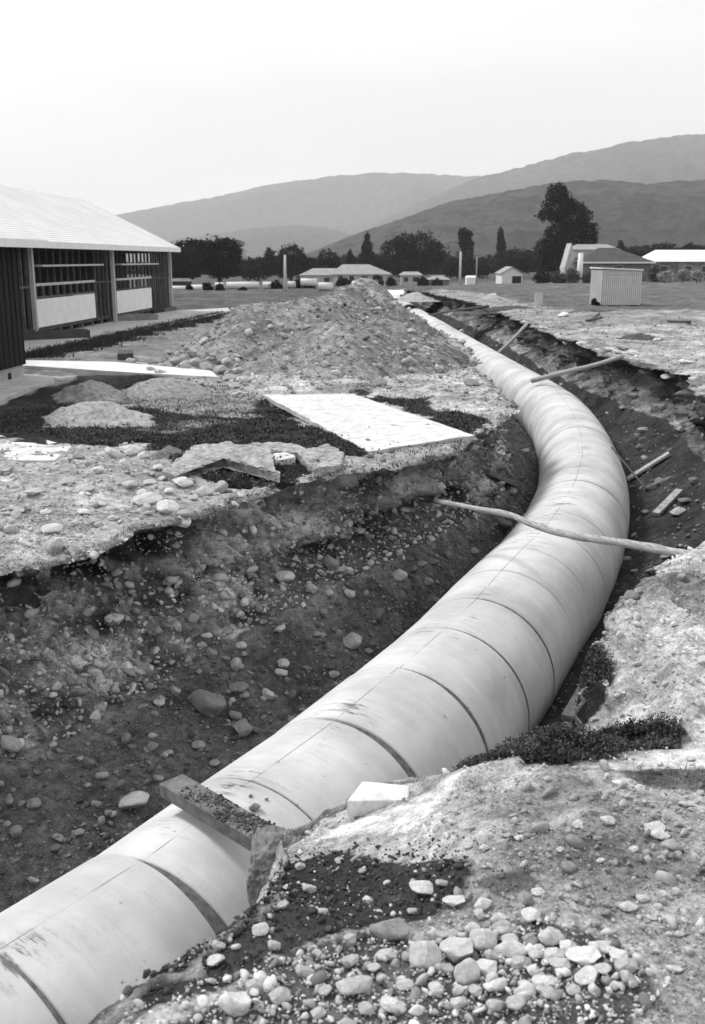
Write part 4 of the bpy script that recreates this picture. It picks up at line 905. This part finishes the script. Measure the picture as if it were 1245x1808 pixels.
# nearer wing: dark cladding, plinth, flat eave
wing = empty('school_wing', P0, 'dark-clad wing of the school with pale fascia at the left edge', 'building', rz=math.atan2(dirb[1], dirb[0]))
wc = at_z(47, 672); wl = (wc-P0); wx, wy = float(wl@dirb), float(-(wl@nb))
xs0 = -32
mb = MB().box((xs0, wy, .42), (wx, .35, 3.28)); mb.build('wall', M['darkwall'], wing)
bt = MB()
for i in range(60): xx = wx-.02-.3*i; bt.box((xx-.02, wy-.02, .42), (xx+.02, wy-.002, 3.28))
bt.build('cladding_battens', M['darkwall'], wing)
MB().box((xs0, wy+.04, -.2), (wx-.04, .3, .42)).build('plinth', M['plinth'], wing)
MB().box((wx-1.02, wy+.02, .12), (wx-.86, wy+.039, .3)).build('vent', M['interior'], wing)
ex = loc_x(93, 433, wy)[0]
we_ = wx+.9
MB().hexa([(xs0, wy-.45, 3.36), (we_, wy-.45, 3.36), (we_, .1, 3.86), (xs0, .1, 3.86), (xs0, wy-.45, 3.46), (we_, wy-.45, 3.46), (we_, .1, 4.0), (xs0, .1, 4.0)]).build('roof', simple('wing roofing', .44, .06, .6, .7), wing)
MB().box((xs0, wy-.49, 3.28), (wx+.93, wy-.453, 3.47)).build('fascia', M['white'], wing)
MB().box((xs0, wy-.44, 3.28), (wx+.8, wy-.36, 3.355)).build('gutter', M['trim'], wing)
MB().hexa([(wx+.903, wy-.45, 3.28), (wx+.93, wy-.45, 3.28), (wx+.93, -.5, 3.56), (wx+.903, -.5, 3.56), (wx+.903, wy-.45, 3.47), (wx+.93, wy-.45, 3.47), (wx+.93, -.5, 3.93), (wx+.903, -.5, 3.93)]).build('fascia', M['white'], wing)
# low boxes by the posts
def lowbox(pA, pB, z, dep, label, mat):
    A = at_z(*pA); B = at_z(*pB); d = (B-A)/np.linalg.norm(B-A); nrm = np.array([-d[1], d[0], 0])
    if nrm[0] > 0: nrm = -nrm
    Cq = [A, B, B+nrm*dep, A+nrm*dep]; t = .12; g = .0
    mb = MB(); inner = [A+d*t+nrm*t, B-d*t+nrm*t, B-d*t+nrm*(dep-t), A+d*t+nrm*(dep-t)]
    n = 4; V = [(*p[:2], -.1) for p in Cq]+[(*p[:2], z) for p in Cq]+[(*p[:2], z) for p in inner]+[(*p[:2], z-.15) for p in inner]
    Fs = [(i, (i+1) % 4, 4+(i+1) % 4, 4+i) for i in range(4)]+[(4+i, 4+(i+1) % 4, 8+(i+1) % 4, 8+i) for i in range(4)]+[(8+i, 8+(i+1) % 4, 12+(i+1) % 4, 12+i) for i in range(4)]+[(12, 13, 14, 15)]
    o = mb.add(V, Fs).build('planter_box', mat); tag(o, label, 'planter box', 'low boxes beside the veranda'); return o
lowbox((0, 606), (160, 601), .38, 1.0, 'long dark low box at the near veranda post', simple('dark masonry', .07, .2, 3, .9))
lowbox((208, 570), (280, 567.5), .35, 1.2, 'grey low box at the middle veranda post', simple('grey masonry', .2, .2, 3, .9))
lowbox((291, 555), (312, 552), .35, 1.2, 'short dark low box at the far veranda post', simple('dark masonry b', .1, .2, 3, .9))
o = MB().prism([at_z(a, b)[:2] for a, b in [(208, 642), (236, 640), (236, 634), (210, 634)]], -.05, .28).build('timber_block', M['woodd']); tag(o, 'squat dark timber block in front of the stones beside the walkway', 'timber block')

# ------------------------------------------------------------------ shed and small things on the right
shc = at_z(1060, 541); D_ = shc[1]; wS = 71*D_/F*.97; Hs = 64*D_/F
shed = empty('garden_shed', (shc[0], D_, 0), 'small flat-roofed shed of pale vertical cladding standing on the right bank', 'shed', rz=.06)
dl = .16
mb = MB(); nr_ = 20
mb.box((0, .02, .08), (wS, 2.4, Hs-.1))
body = mb.build('wall', M['shed'], shed)
rb = MB()
for i in range(nr_+1):
    x_ = wS*i/nr_; rb.box((x_-.03, -.02, .08), (x_+.03, .018, Hs-.1))
for i in range(12): y_ = .1+i*.2; rb.box((-.04, y_-.03, .08), (-.002, y_+.03, Hs-.1))
rb.build('cladding_ribs', simple('shed battens', .6, .1, 2), body)
MB().hexa([(-.12, -.12, Hs-.02), (wS+.08, -.12, Hs-.14), (wS+.08, 2.5, Hs-.14), (-.12, 2.5, Hs-.02), (-.12, -.12, Hs+.06), (wS+.08, -.12, Hs-.06), (wS+.08, 2.5, Hs-.06), (-.12, 2.5, Hs+.06)]).build('roof', M['white'], shed)
MB().box((.05, .06, -.1), (wS-.05, 2.3, .08)).build('skid', M['interior'], shed)
MB().box((.14, -.045, Hs-.38), (wS-.02, -.021, Hs-.3)).build('batten', M['trim'], shed)
bx = at_z(951, 539); o = MB().box((bx[0]-.26, bx[1], -.05), (bx[0]+.26, bx[1]+.12, .82)).build('marker_board', M['trim'], bevel=.01); tag(o, 'small pale upright board standing beyond the trench left of shed', 'marker board')

# ------------------------------------------------------------------ trees
def leafcloud(lobes, D, dens, size, seed, squash=1.0, gap_=.25):
    r = np.random.default_rng(seed); pts = []
    for cx, cy, rx_, ry_ in lobes:
        c = at_y(cx, cy, D); a, b = rx_*D/F, ry_*D/F; nn = max(int(dens*rx_*ry_), 30)
        v = r.normal(size=(nn, 3)); v /= np.linalg.norm(v, axis=1)[:, None]; q = r.uniform(.25, 1, nn)**.45
        nz = fbm(v*2.2+cx, 1, 3, seed, gain=.6); q = q*(1+.28*nz)
        p = v*q[:, None]*np.array([a, a*.8, b])
        keep = fbm(p+c, a*.45+.3, 2, seed+4) > -gap_*2.2+ .0
        pts.append(p[keep]+c)
    p = np.vstack(pts); n = len(p); R = rotmats(n, 1.2); s = size*D/F*r.uniform(.6, 1.4, n)
    q = np.array([(-1, -.6, 0), (.2, -.9, .2), (1, .1, 0), (-.1, .8, -.2)])
    V = np.einsum('nij,nvj->nvi', R, q[None]*s[:, None, None])+p[:, None]
    return V.reshape(-1, 3), np.arange(4*n).reshape(-1, 4), p
def tree(lobes, D, label, name='tree', dens=3.4, size=1.5, mat='leaf', seed=1, base=None, group='trees beyond the field', trunk=.5, gap_=.32):
    cx = base if base is not None else lobes[0][0]; g = at_y(cx, 480, D); gz = Gf(g[0], D)
    V, Fq, p = leafcloud(lobes, D, dens, size, seed, gap_=gap_)
    root = empty(name, (g[0], D, gz), label, 'tree' if name.endswith('tree') else 'shrub', group); off = np.array([g[0], D, gz])
    mesh_np('crown', V-off, Fq, M[mat], parent=root)
    mb = MB(); topz = max(at_y(l[0], l[1], D)[2] for l in lobes)-gz; topz = max(topz, .5)
    mb.tube([(0, 0, -.3), (.05*trunk, 0, topz*.4), (0, 0, topz*.85)], [trunk, trunk*.75, trunk*.2], 8)
    for l in lobes[:6]:
        q = at_y(l[0], l[1], D)-off; mb.tube([(0, 0, max(.2, min(topz*.45, q[2]*.6))), tuple(q*.55+np.array([0, 0, topz*.15])), tuple(q)], [trunk*.45, trunk*.25, trunk*.08], 6)
    mb.build('trunk', M['bark'], root); return root
tree([(330, 456, 34, 32), (312, 462, 26, 30), (345, 436, 20, 14), (325, 478, 36, 18)], 190, 'dark bushy tree immediately right of the school roof', seed=1, dens=4)
tree([(388, 455, 38, 32), (400, 433, 27, 11), (372, 440, 24, 14), (395, 474, 32, 18), (415, 450, 13, 12)], 195, 'broad dark tree with flat spreading top right of school', seed=2, dens=4)
tree([(456, 474, 26, 18), (440, 480, 16, 14), (476, 452, 9, 14), (476, 470, 16, 18)], 260, 'low dark tree with a small pointed tip', seed=3)
tree([(514, 452, 24, 20), (500, 470, 22, 20), (530, 470, 22, 20)], 270, 'rounded dark tree behind the left white pole', seed=4)
tree([(548, 474, 20, 18), (560, 480, 18, 16)], 275, 'low rounded tree left of the wide house', seed=5)
tree([(580, 458, 20, 16), (590, 474, 20, 16), (572, 472, 18, 14)], 280, 'dark tree rising behind left end of wide house roof', seed=6)
tree([(618, 462, 8, 10), (618, 451, 5, 9), (618, 472, 11, 8)], 285, 'small pointed conifer behind the wide house', 'conifer_tree', seed=7, dens=6)
tree([(648, 454, 14, 12), (648, 438, 10, 14), (648, 423, 5, 12), (648, 468, 16, 10)], 300, 'tall pointed conifer behind the wide house', 'conifer_tree', seed=8, dens=6, gap_=.5)
tree([(672, 466, 15, 14), (668, 478, 18, 12)], 295, 'small dark tree between pointed conifer and great round tree', seed=9)
tree([(740, 438, 36, 26), (700, 442, 26, 22), (766, 450, 22, 24), (725, 465, 46, 24), (715, 430, 22, 16)], 300, 'great round dark tree above the small houses', seed=10)
tree([(820, 425, 9, 20), (826, 440, 11, 22), (815, 412, 6, 10), (829, 415, 5, 9)], 330, 'tall twin-topped poplar beside the right white pole', 'poplar_tree', seed=11, dens=5)
tree([(825, 470, 32, 20), (850, 474, 20, 16), (800, 474, 20, 16)], 310, 'low dark tree around foot of the twin-topped poplar', seed=12)
tree([(884, 418, 6, 14), (885, 436, 8, 18), (884, 455, 8, 14)], 330, 'slim pointed poplar left of the tallest tree', 'poplar_tree', seed=13, dens=6)
tree([(912, 458, 32, 19), (890, 468, 22, 14), (932, 466, 18, 16)], 300, 'rounded dark tree behind the gabled garage', seed=14)
tree([(985, 342, 20, 17), (966, 380, 17, 11), (988, 366, 26, 24), (1012, 384, 30, 30), (1000, 418, 40, 28), (968, 440, 22, 26), (985, 460, 34, 26), (1035, 408, 20, 16), (1045, 424, 12, 8)], 230, 'tallest dark tree with ragged leaning crown beside the houses', seed=15, dens=4.2, trunk=.9, base=1000, gap_=.26)
tree([(1096, 432, 5, 9), (1096, 442, 8, 8)], 330, 'small pointed tree above the dark-roofed house', 'conifer_tree', seed=16, dens=7)
tree([(1130, 442, 22, 8), (1120, 452, 18, 12)], 330, 'low dark tree between dark-roofed and white-roofed houses', seed=17)
tree([(1172, 438, 20, 9), (1160, 446, 20, 9)], 340, 'low rounded tree behind left end of white roof', seed=18)
tree([(1218, 438, 12, 9), (1235, 441, 16, 9), (1205, 444, 16, 8)], 340, 'low dark tree behind right end of white roof', seed=19)
for i, (cx, cy, rx_, ry_, D, lab, mt) in enumerate([
    (334, 508, 6, 6, 105, 'leftmost dark bush between the stored white pipes', 'leaf'), (366, 507, 9, 9, 105, 'round dark bush right of the second stored pipe', 'leaf'), (388, 509, 8, 8, 104, 'dark bush left of the longest stored pipe', 'leaf'),
    (428, 513, 9, 6, 104, 'low bush under the longest stored pipe', 'leaf'), (487, 505, 11, 10, 110, 'dark bush left of the left white pole', 'leaf'), (526, 503, 10, 9, 118, 'dark bush right of the left white pole', 'leaf'), (543, 506, 11, 9, 118, 'dark bush beside the short stored pipe', 'leaf'),
    (607, 500, 13, 10, 140, 'dark shrub in front of the wide house door', 'leaf'), (666, 498, 10, 13, 200, 'upright dark shrub at right end of wide house', 'leaf'), (690, 498, 9, 9, 210, 'small dark shrub left of the small bungalow', 'leaf'),
    (746, 498, 10, 9, 210, 'dark shrub right of the small bungalow', 'leaf'), (771, 500, 10, 8, 205, 'dark shrub before the round-roofed outbuilding', 'leaf'), (958, 490, 16, 10, 190, 'dark shrub right of the gabled garage', 'leaf'),
    (985, 484, 14, 12, 165, 'mottled shrub at the foot of the tallest tree', 'leafm'), (1010, 480, 12, 12, 162, 'mottled grey shrub left of the dark-roofed house', 'leafm'), (1040, 484, 14, 10, 160, 'shrub in front of the dark-roofed house', 'leafm'),
    (1157, 478, 12, 14, 165, 'grey shrub between the two right-hand houses', 'leafm'), (1175, 482, 14, 10, 150, 'pale shrub before the white-roofed house', 'leafl'), (1207, 478, 12, 10, 152, 'pale rounded shrub before white walls at right', 'leafl'), (1232, 480, 12, 10, 150, 'rightmost pale shrub before the white-roofed house', 'leafl')]):
    cy += 7 if D in (165, 162, 160, 150, 152) else 0
    tree([(cx, cy, rx_, ry_), (cx+rx_*.3, cy+ry_*.4, rx_*.9, ry_*.6)], D, lab, 'shrub', seed=30+i, mat=mt, dens=7, size=1.2, group='shrubs beyond the field', trunk=.08, gap_=.4)
w_ = tree([(1049, 533, 5, 6), (1055, 537, 5, 4)], D_-.6, 'small black bush at the left foot of the shed', 'shrub', seed=70, dens=22, size=.9, group=None, trunk=.03, gap_=.5)
# the continuous dark wood behind
lobes = [(x_, 475+6*math.sin(x_*.7), 18+6*math.sin(x_*.31), 19+6*math.sin(x_*.53)) for x_ in range(305, 975, 13)]+[(x_, 455+3*math.sin(x_), 17, 13+3*math.sin(x_*1.7)) for x_ in range(930, 1420, 14)]+[(x_, 480, 18, 14) for x_ in range(-200, 300, 16)]
V, Fq, _p = leafcloud(lobes, 420, 4.5, 1.8, 99, gap_=.5)
tag(mesh_np('woodland', V, Fq, M['leaf']), 'continuous dark belt of distant trees at the foot of the hills', 'woodland', kind='stuff')

# ------------------------------------------------------------------ houses
def house(x0, x1, yr, ye, yb, D, label, wallm, roofm, hip=.25, depth=8, rx0=None, rx1=None, wins=(), name='house', gable_front=False, cat='house', eave=.4, fascia=None, group='houses beyond the field'):
    A = at_y(x0, yb, D); B = at_y(x1, yb, D); g = min(A[2], Gf(A[0], D)); ze = at_y(x0, ye, D)[2]; zr_ = at_y(x0, yr, D)[2]
    root = empty(name, (A[0], D, g), label, cat, group); W = B[0]-A[0]; h = ze-g; H = zr_-g
    MB().box((0, 0, -.3), (W, depth, h)).build('wall', wallm, root)
    if gable_front:
        c = W/2
        mb = MB(); mb.add([(0, 0, h), (W, 0, h), (c, 0, H-.05), (0, .15, h), (W, .15, h), (c, .15, H-.05)], [(0, 1, 2), (5, 4, 3), (0, 3, 4, 1), (1, 4, 5, 2), (2, 5, 3, 0)]); mb.build('gable', wallm, root)
        mb = MB()
        for s_ in (0, 1):
            xe_, sg = (-eave, 1) if s_ == 0 else (W+eave, -1)
            P8 = [(xe_, -eave, h-.1), (c, -eave, H), (c, depth+eave, H), (xe_, depth+eave, h-.1)]
            P8 = P8 if s_ == 0 else P8[::-1]
            mb.hexa([tuple(p) for p in P8]+[(p[0], p[1], p[2]+.15) for p in P8])
        mb.build('roof', roofm, root)
    else:
        r0 = (at_y(rx0, yr, D)[0]-A[0]) if rx0 is not None else W*hip; r1 = (at_y(rx1, yr, D)[0]-A[0]) if rx1 is not None else W*(1-hip)
        V = [(-eave, -eave, h), (W+eave, -eave, h), (W+eave, depth+eave, h), (-eave, depth+eave, h), (r0, depth/2, H), (r1, depth/2, H)]
        mb = MB().add([(v[0], v[1], v[2]+.02) for v in V], [(0, 1, 5, 4), (1, 2, 5), (2, 3, 4, 5), (3, 0, 4), (3, 2, 1, 0)]); mb.build('roof', roofm, root)
        if fascia: MB().box((-eave, -eave-.05, h-.18), (W+eave, -eave-.002, h+.05)).build('fascia', fascia, root)
    for u0, u1, v0, v1 in wins:
        fr = MB().box((W*u0, -.03, h*v0), (W*u1, -.002, h*v1)).build('window', M['trim'], root)
        MB().box((W*u0+.08, -.045, h*v0+.08), (W*u1-.08, -.031, h*v1-.08)).build('pane', M['glass'], fr)
    return root
house(530, 600, 474, 486, 502, 235, 'lower left range of the wide pale house', M['wallg'], M['roofg'], rx0=552, rx1=596, wins=[(.2, .35, .3, .8), (.6, .75, .3, .8)], group=None)
hA = house(588, 688, 467, 483, 502, 228, 'wide low pale house with grey hipped roof behind the heap', M['wallg'], M['roofg'], rx0=604, rx1=652, depth=10, wins=[(.08, .18, .3, .85), (.28, .38, .3, .85), (.5, .62, .3, .85), (.75, .85, .3, .85)], fascia=M['white'], group=None)
house(709, 744, 480, 486, 500, 230, 'small bungalow with dark windows right of the wide house', simple('bungalow wall', .38, .1, 1), M['roofg'], hip=.12, depth=6, wins=[(.1, .35, .35, .85), (.55, .9, .35, .85)])
house(757, 793, 487, 494, 503, 220, 'low grey outbuilding behind the trench end', simple('outbuilding wall', .15, .2, 1), M['roofg'], hip=.3, depth=5)
house(824, 842, 487, 490, 500, 225, 'tiny white hut right of the right pole', M['white'], M['white'], hip=.05, depth=3, eave=.1)
hg = house(886, 922, 472, 483, 498, 215, 'gabled garage with white front and dark open doorway', simple('garage front', .6, .1, 1), M['roofg'], gable_front=True, depth=9, eave=.3)
W_ = at_y(922, 490, 215)[0]-at_y(886, 490, 215)[0]; MB().box((W_*.5, -.05, -.1), (W_*.95, -.003, 1.6)).build('doorway', M['interior'], hg)
house(1024, 1148, 437, 463, 498, 172, 'house with dark hipped roof and white eave beyond the shed', simple('dark-roofed house wall', .13, .3, 1), M['roofd'], rx0=1070, rx1=1100, depth=10, eave=.6, wins=[(.15, .3, .3, .85), (.45, .6, .3, .85)], fascia=M['white'])
house(1012, 1090, 431, 441, 480, 200, 'second house whose pale roof shows above the dark hipped roof', M['wallg'], M['roofg'], hip=.15, depth=8)
house(1150, 1290, 441, 462, 498, 180, 'house with bright white roof at the right edge', simple('white-roofed house wall', .18, .5, .6), M['white'], rx0=1172, rx1=1270, depth=10, eave=.5, wins=[(.1, .2, .3, .8), (.4, .5, .3, .8), (.62, .72, .3, .8)])
# white gable and post left of the dark-roofed house
wg = house(996, 1016, 431, 474, 497, 176, 'narrow steep white gable left of the dark-roofed house', simple('outhouse paint', .42, .2, 1), M['wallg'], gable_front=True, depth=4, eave=.05, name='outhouse', cat='outhouse', group=None)
def upole(x_, yt, yb_, D, r_, label, mat, group=None, name='utility_pole'):
    g = at_y(x_, yb_, D); t_ = at_y(x_, yt, D); gz = Gf(g[0], D)
    o = MB().tube([(g[0], D, gz-.3), (g[0], D, (t_[2]+gz)/2), (g[0]+(.02), D, t_[2])], [r_*1.1, r_, r_*.85], 10).build(name, mat, smooth=True); tag(o, label, 'pole', group)
upole(504, 450, 516, 97, .13, 'white pole standing in the field left of the heap', M['trim'], 'white poles in the field')
upole(812, 444, 500, 132, .15, 'white pole in front of the twin-topped poplar', M['trim'], 'white poles in the field')
upole(841, 452, 492, 200, .13, 'thin grey pole right of the poplar', M['wood'])
upole(1023, 447, 492, 165, .45, 'thick white column before the dark-roofed house', M['white'], None, 'chimney_stack')
# stored pipes in the field
for i, (x0, x1, yt, yb_, lab) in enumerate([(303, 333, 505, 515, 'short pale pipe nearest the school'), (338, 375, 503, 514, 'second stored pale pipe from the school'), (380, 396, 499, 512, 'short stored pipe between two round bushes'), (400, 458, 498, 510, 'longest stored pale pipe in the field'), (464, 487, 498, 510, 'stored pipe left of the left white pole'), (508, 522, 497, 508, 'short stored pipe just right of the left white pole'), (531, 560, 492, 505, 'stored white pipe before the left end of wide house'), (562, 588, 499, 513, 'barrel-like stored pipe close behind the heap')]):
    D = 112 if i != 7 else 100; A = at_y(x0, (yt+yb_)/2, D); B = at_y(x1, (yt+yb_)/2, D+.8); r_ = (yb_-yt)/2*D/F
    gz = Gf(A[0], D); 
    nseg = max(1, int(round((B[0]-A[0])/1.3))); root = empty('stored_pipe', (A[0], D, A[2]-r_), lab+' lying on the grass', 'concrete pipe', 'concrete pipes stored in the field')
    L = B-A; mb = MB(); pts = []; ks = 18
    for rad_, tt in ((r_, 0), (r_, 1), (r_*.86, 1), (r_*.86, 0)):
        for j in range(ks):
            a_ = 2*math.pi*j/ks; pts.append((L[0]*tt, L[1]*tt+rad_*math.cos(a_), r_+rad_*math.sin(a_)))
    Fs = []
    for q in range(4):
        for j in range(ks): Fs.append((q*ks+j, q*ks+(j+1) % ks, ((q+1) % 4)*ks+(j+1) % ks, ((q+1) % 4)*ks+j))
    mb.add(pts, Fs).build('barrel', simple('stored pipe concrete', .6, .1, 1), root, smooth=True)
    root.location.z = A[2]-r_
    if root.location.z > gz+.05:        # on bearers
        MB().box((0.1, -r_*.7, -(root.location.z-gz)-.1), (.3, r_*.7, .03)).build('bearer', M['woodd'], root); MB().box((L[0]-.3, -r_*.7, -(root.location.z-gz)-.1), (L[0]-.1, r_*.7, .03)).build('bearer', M['woodd'], root)
o = house(303, 332, 492, 497, 505, 125, 'low dark lean-to roof right of the school', M['woodd'], simple('lean-to roof', .13, .2, 1), hip=.02, depth=3, name='lean_to', cat='lean-to', group=None)

# ------------------------------------------------------------------ hills
def hill(name, label, D, ridge, front, seed, zlow=-6, amp=.10):
    ridge = np.array(ridge, float); xs = np.linspace(ridge[0, 0], ridge[-1, 0], 520); ys = np.interp(xs, ridge[:, 0], ridge[:, 1])
    for _ in range(6): ys[1:-1] = (ys[:-2]+2*ys[1:-1]+ys[2:])/4
    top_ = np.array([at_y(a, b, D) for a, b in zip(xs, ys)]); nv = 90; rowsV = []
    H = np.maximum(top_[:, 2], 2)
    q0 = np.stack([top_[:, 0], top_[:, 1]*0, top_[:, 0]*0], 1)
    H = H*(1+.010*np.clip(fbm(q0, D*.006, 4, seed+9, gain=.7), -1, 1))
    for t in np.linspace(-.6, 1, nv):
        s_ = abs(t); prof = (1-s_)**1.15 if t >= 0 else 1-s_*1.2
        x_ = top_[:, 0]*(1-.18*max(t, 0)*front/D*3); y_ = D-t*front
        q = np.stack([x_, np.full_like(x_, y_), 0*x_], 1)
        z = zlow+(H-zlow)*prof
        n_ = fbm(q+np.array([0, 0, seed]), D*.11, 5, seed, ridge=True, gain=.55)
        z = z+(H-zlow)*amp*2.0*(n_-1.3)*math.sin(math.pi*min(1, s_*1.0))**1.0*(t > 0)
        rowsV.append(np.stack([x_, q[:, 1], np.maximum(z, zlow)], 1))
    V = np.vstack(rowsV); k = np.arange(len(V)).reshape(nv, len(xs)); q4 = np.stack([k[:-1, :-1], k[:-1, 1:], k[1:, 1:], k[1:, :-1]], -1).reshape(-1, 4)
    o = mesh_np(name, V, q4, M['hill'], smooth=True); tag(o, label, 'hill', kind='structure')
hill('hill', 'long far ridge of hazy hills behind the left trees', 8000, [(-900, 470), (-300, 425), (0, 398), (120, 388), (210, 378), (300, 361), (380, 346), (450, 330), (520, 318), (600, 308), (660, 303), (720, 304), (800, 308), (900, 312), (1100, 330), (1400, 380)], 2600, 3)
hill('hill', 'high hazy ridge climbing towards the right', 6000, [(560, 452), (620, 420), (680, 385), (740, 356), (800, 330), (850, 310), (900, 299), (950, 285), (1000, 271), (1060, 262), (1110, 250), (1160, 241), (1245, 233), (1400, 225), (1700, 240), (2300, 330)], 2300, 13)
hill('hill', 'nearer darker wooded spur on the right', 2300, [(470, 470), (560, 440), (640, 408), (700, 388), (750, 370), (800, 353), (870, 341), (940, 328), (1000, 318), (1080, 316), (1140, 324), (1190, 318), (1245, 316), (1500, 300), (2200, 360)], 1000, 23)
hill('hill', 'low darker spur in the middle below the far ridge', 5600, [(-500, 470), (100, 440), (300, 425), (380, 412), (450, 402), (520, 396), (570, 400), (620, 412), (700, 440), (800, 470)], 1500, 33)

# ------------------------------------------------------------------ haze
hb = MB().box((-9500, -60, -12), (9900, 10900, 2300)).build('haze', M['white']); hb.data.materials.clear()
hm = bpy.data.materials.new('haze air'); hm.use_nodes = True; n = hm.node_tree; n.nodes.clear()
out = n.nodes.new('ShaderNodeOutputMaterial'); pv = n.nodes.new('ShaderNodeVolumePrincipled')
pv.inputs['Color'].default_value = (.93, .93, .93, 1); pv.inputs['Density'].default_value = .00011; pv.inputs['Anisotropy'].default_value = .2
n.links.new(pv.outputs[0], out.inputs['Volume']); hb.data.materials.append(hm); tag(hb, 'thin pale haze in the air over the valley', 'haze', kind='stuff')

# ------------------------------------------------------------------ light
EL, AZ = math.radians(50), math.radians(-62)        # sun high, from the left and a little behind the hills' side
sd = Vector((math.sin(AZ)*math.cos(EL), math.cos(AZ)*math.cos(EL), math.sin(EL)))
sl = bpy.data.lights.new('sun', 'SUN'); sl.energy = 2.5; sl.angle = math.radians(12); sl.color = (1, .995, .985)
so_ = bpy.data.objects.new('sun', sl); COL.objects.link(so_); so_.rotation_euler = sd.to_track_quat('Z', 'Y').to_euler(); so_.location = (0, 0, 50)
W = bpy.data.worlds.new('World'); SC.world = W; W.use_nodes = True; n = W.node_tree; bg = n.nodes['Background']
sky = n.nodes.new('ShaderNodeTexSky'); sky.sky_type = 'NISHITA'; sky.sun_disc = False; sky.sun_elevation = EL; sky.sun_rotation = AZ; sky.dust_density = 4; sky.air_density = 1.5
bw = n.nodes.new('ShaderNodeRGBToBW'); n.links.new(sky.outputs[0], bw.inputs[0])
tc = n.nodes.new('ShaderNodeTexCoord'); mp = n.nodes.new('ShaderNodeMapping'); mp.inputs['Scale'].default_value = (1.2, 1.2, 5); n.links.new(tc.outputs['Generated'], mp.inputs[0])
nz = n.nodes.new('ShaderNodeTexNoise'); nz.inputs['Scale'].default_value = 1.1; nz.inputs['Detail'].default_value = 5; nz.inputs['Roughness'].default_value = .5; n.links.new(mp.outputs[0], nz.inputs['Vector'])
cl_ = n.nodes.new('ShaderNodeMapRange'); cl_.inputs[1].default_value = .32; cl_.inputs[2].default_value = .66; cl_.inputs[3].default_value = 12.6; cl_.inputs[4].default_value = 8.6
n.links.new(nz.outputs[0], cl_.inputs[0])
mx = n.nodes.new('ShaderNodeMix'); mx.inputs[0].default_value = .88; n.links.new(bw.outputs[0], mx.inputs[2]); n.links.new(cl_.outputs[0], mx.inputs[3])
n.links.new(mx.outputs[0], bg.inputs['Color']); bg.inputs['Strength'].default_value = .072

# ------------------------------------------------------------------ camera
cam = bpy.data.cameras.new('camera'); co = bpy.data.objects.new('camera', cam); COL.objects.link(co); SC.camera = co
cam.sensor_fit = 'VERTICAL'; cam.sensor_height = 24; cam.lens = 24*F/1808; cam.clip_start = .1; cam.clip_end = 20000
co.location = (0, 0, CZ); co.rotation_euler = (math.pi/2-TH, 0, 0)
cam.dof.use_dof = True; cam.dof.focus_distance = 10.5; cam.dof.aperture_fstop = 2.0
vs = SC.view_settings; vs.view_transform = 'Standard'; vs.look = 'None'; vs.exposure = .72; vs.gamma = 1
cy = SC.cycles; cy.use_denoising = True; cy.max_bounces = 5; cy.diffuse_bounces = 3; cy.volume_bounces = 1; cy.transparent_max_bounces = 4
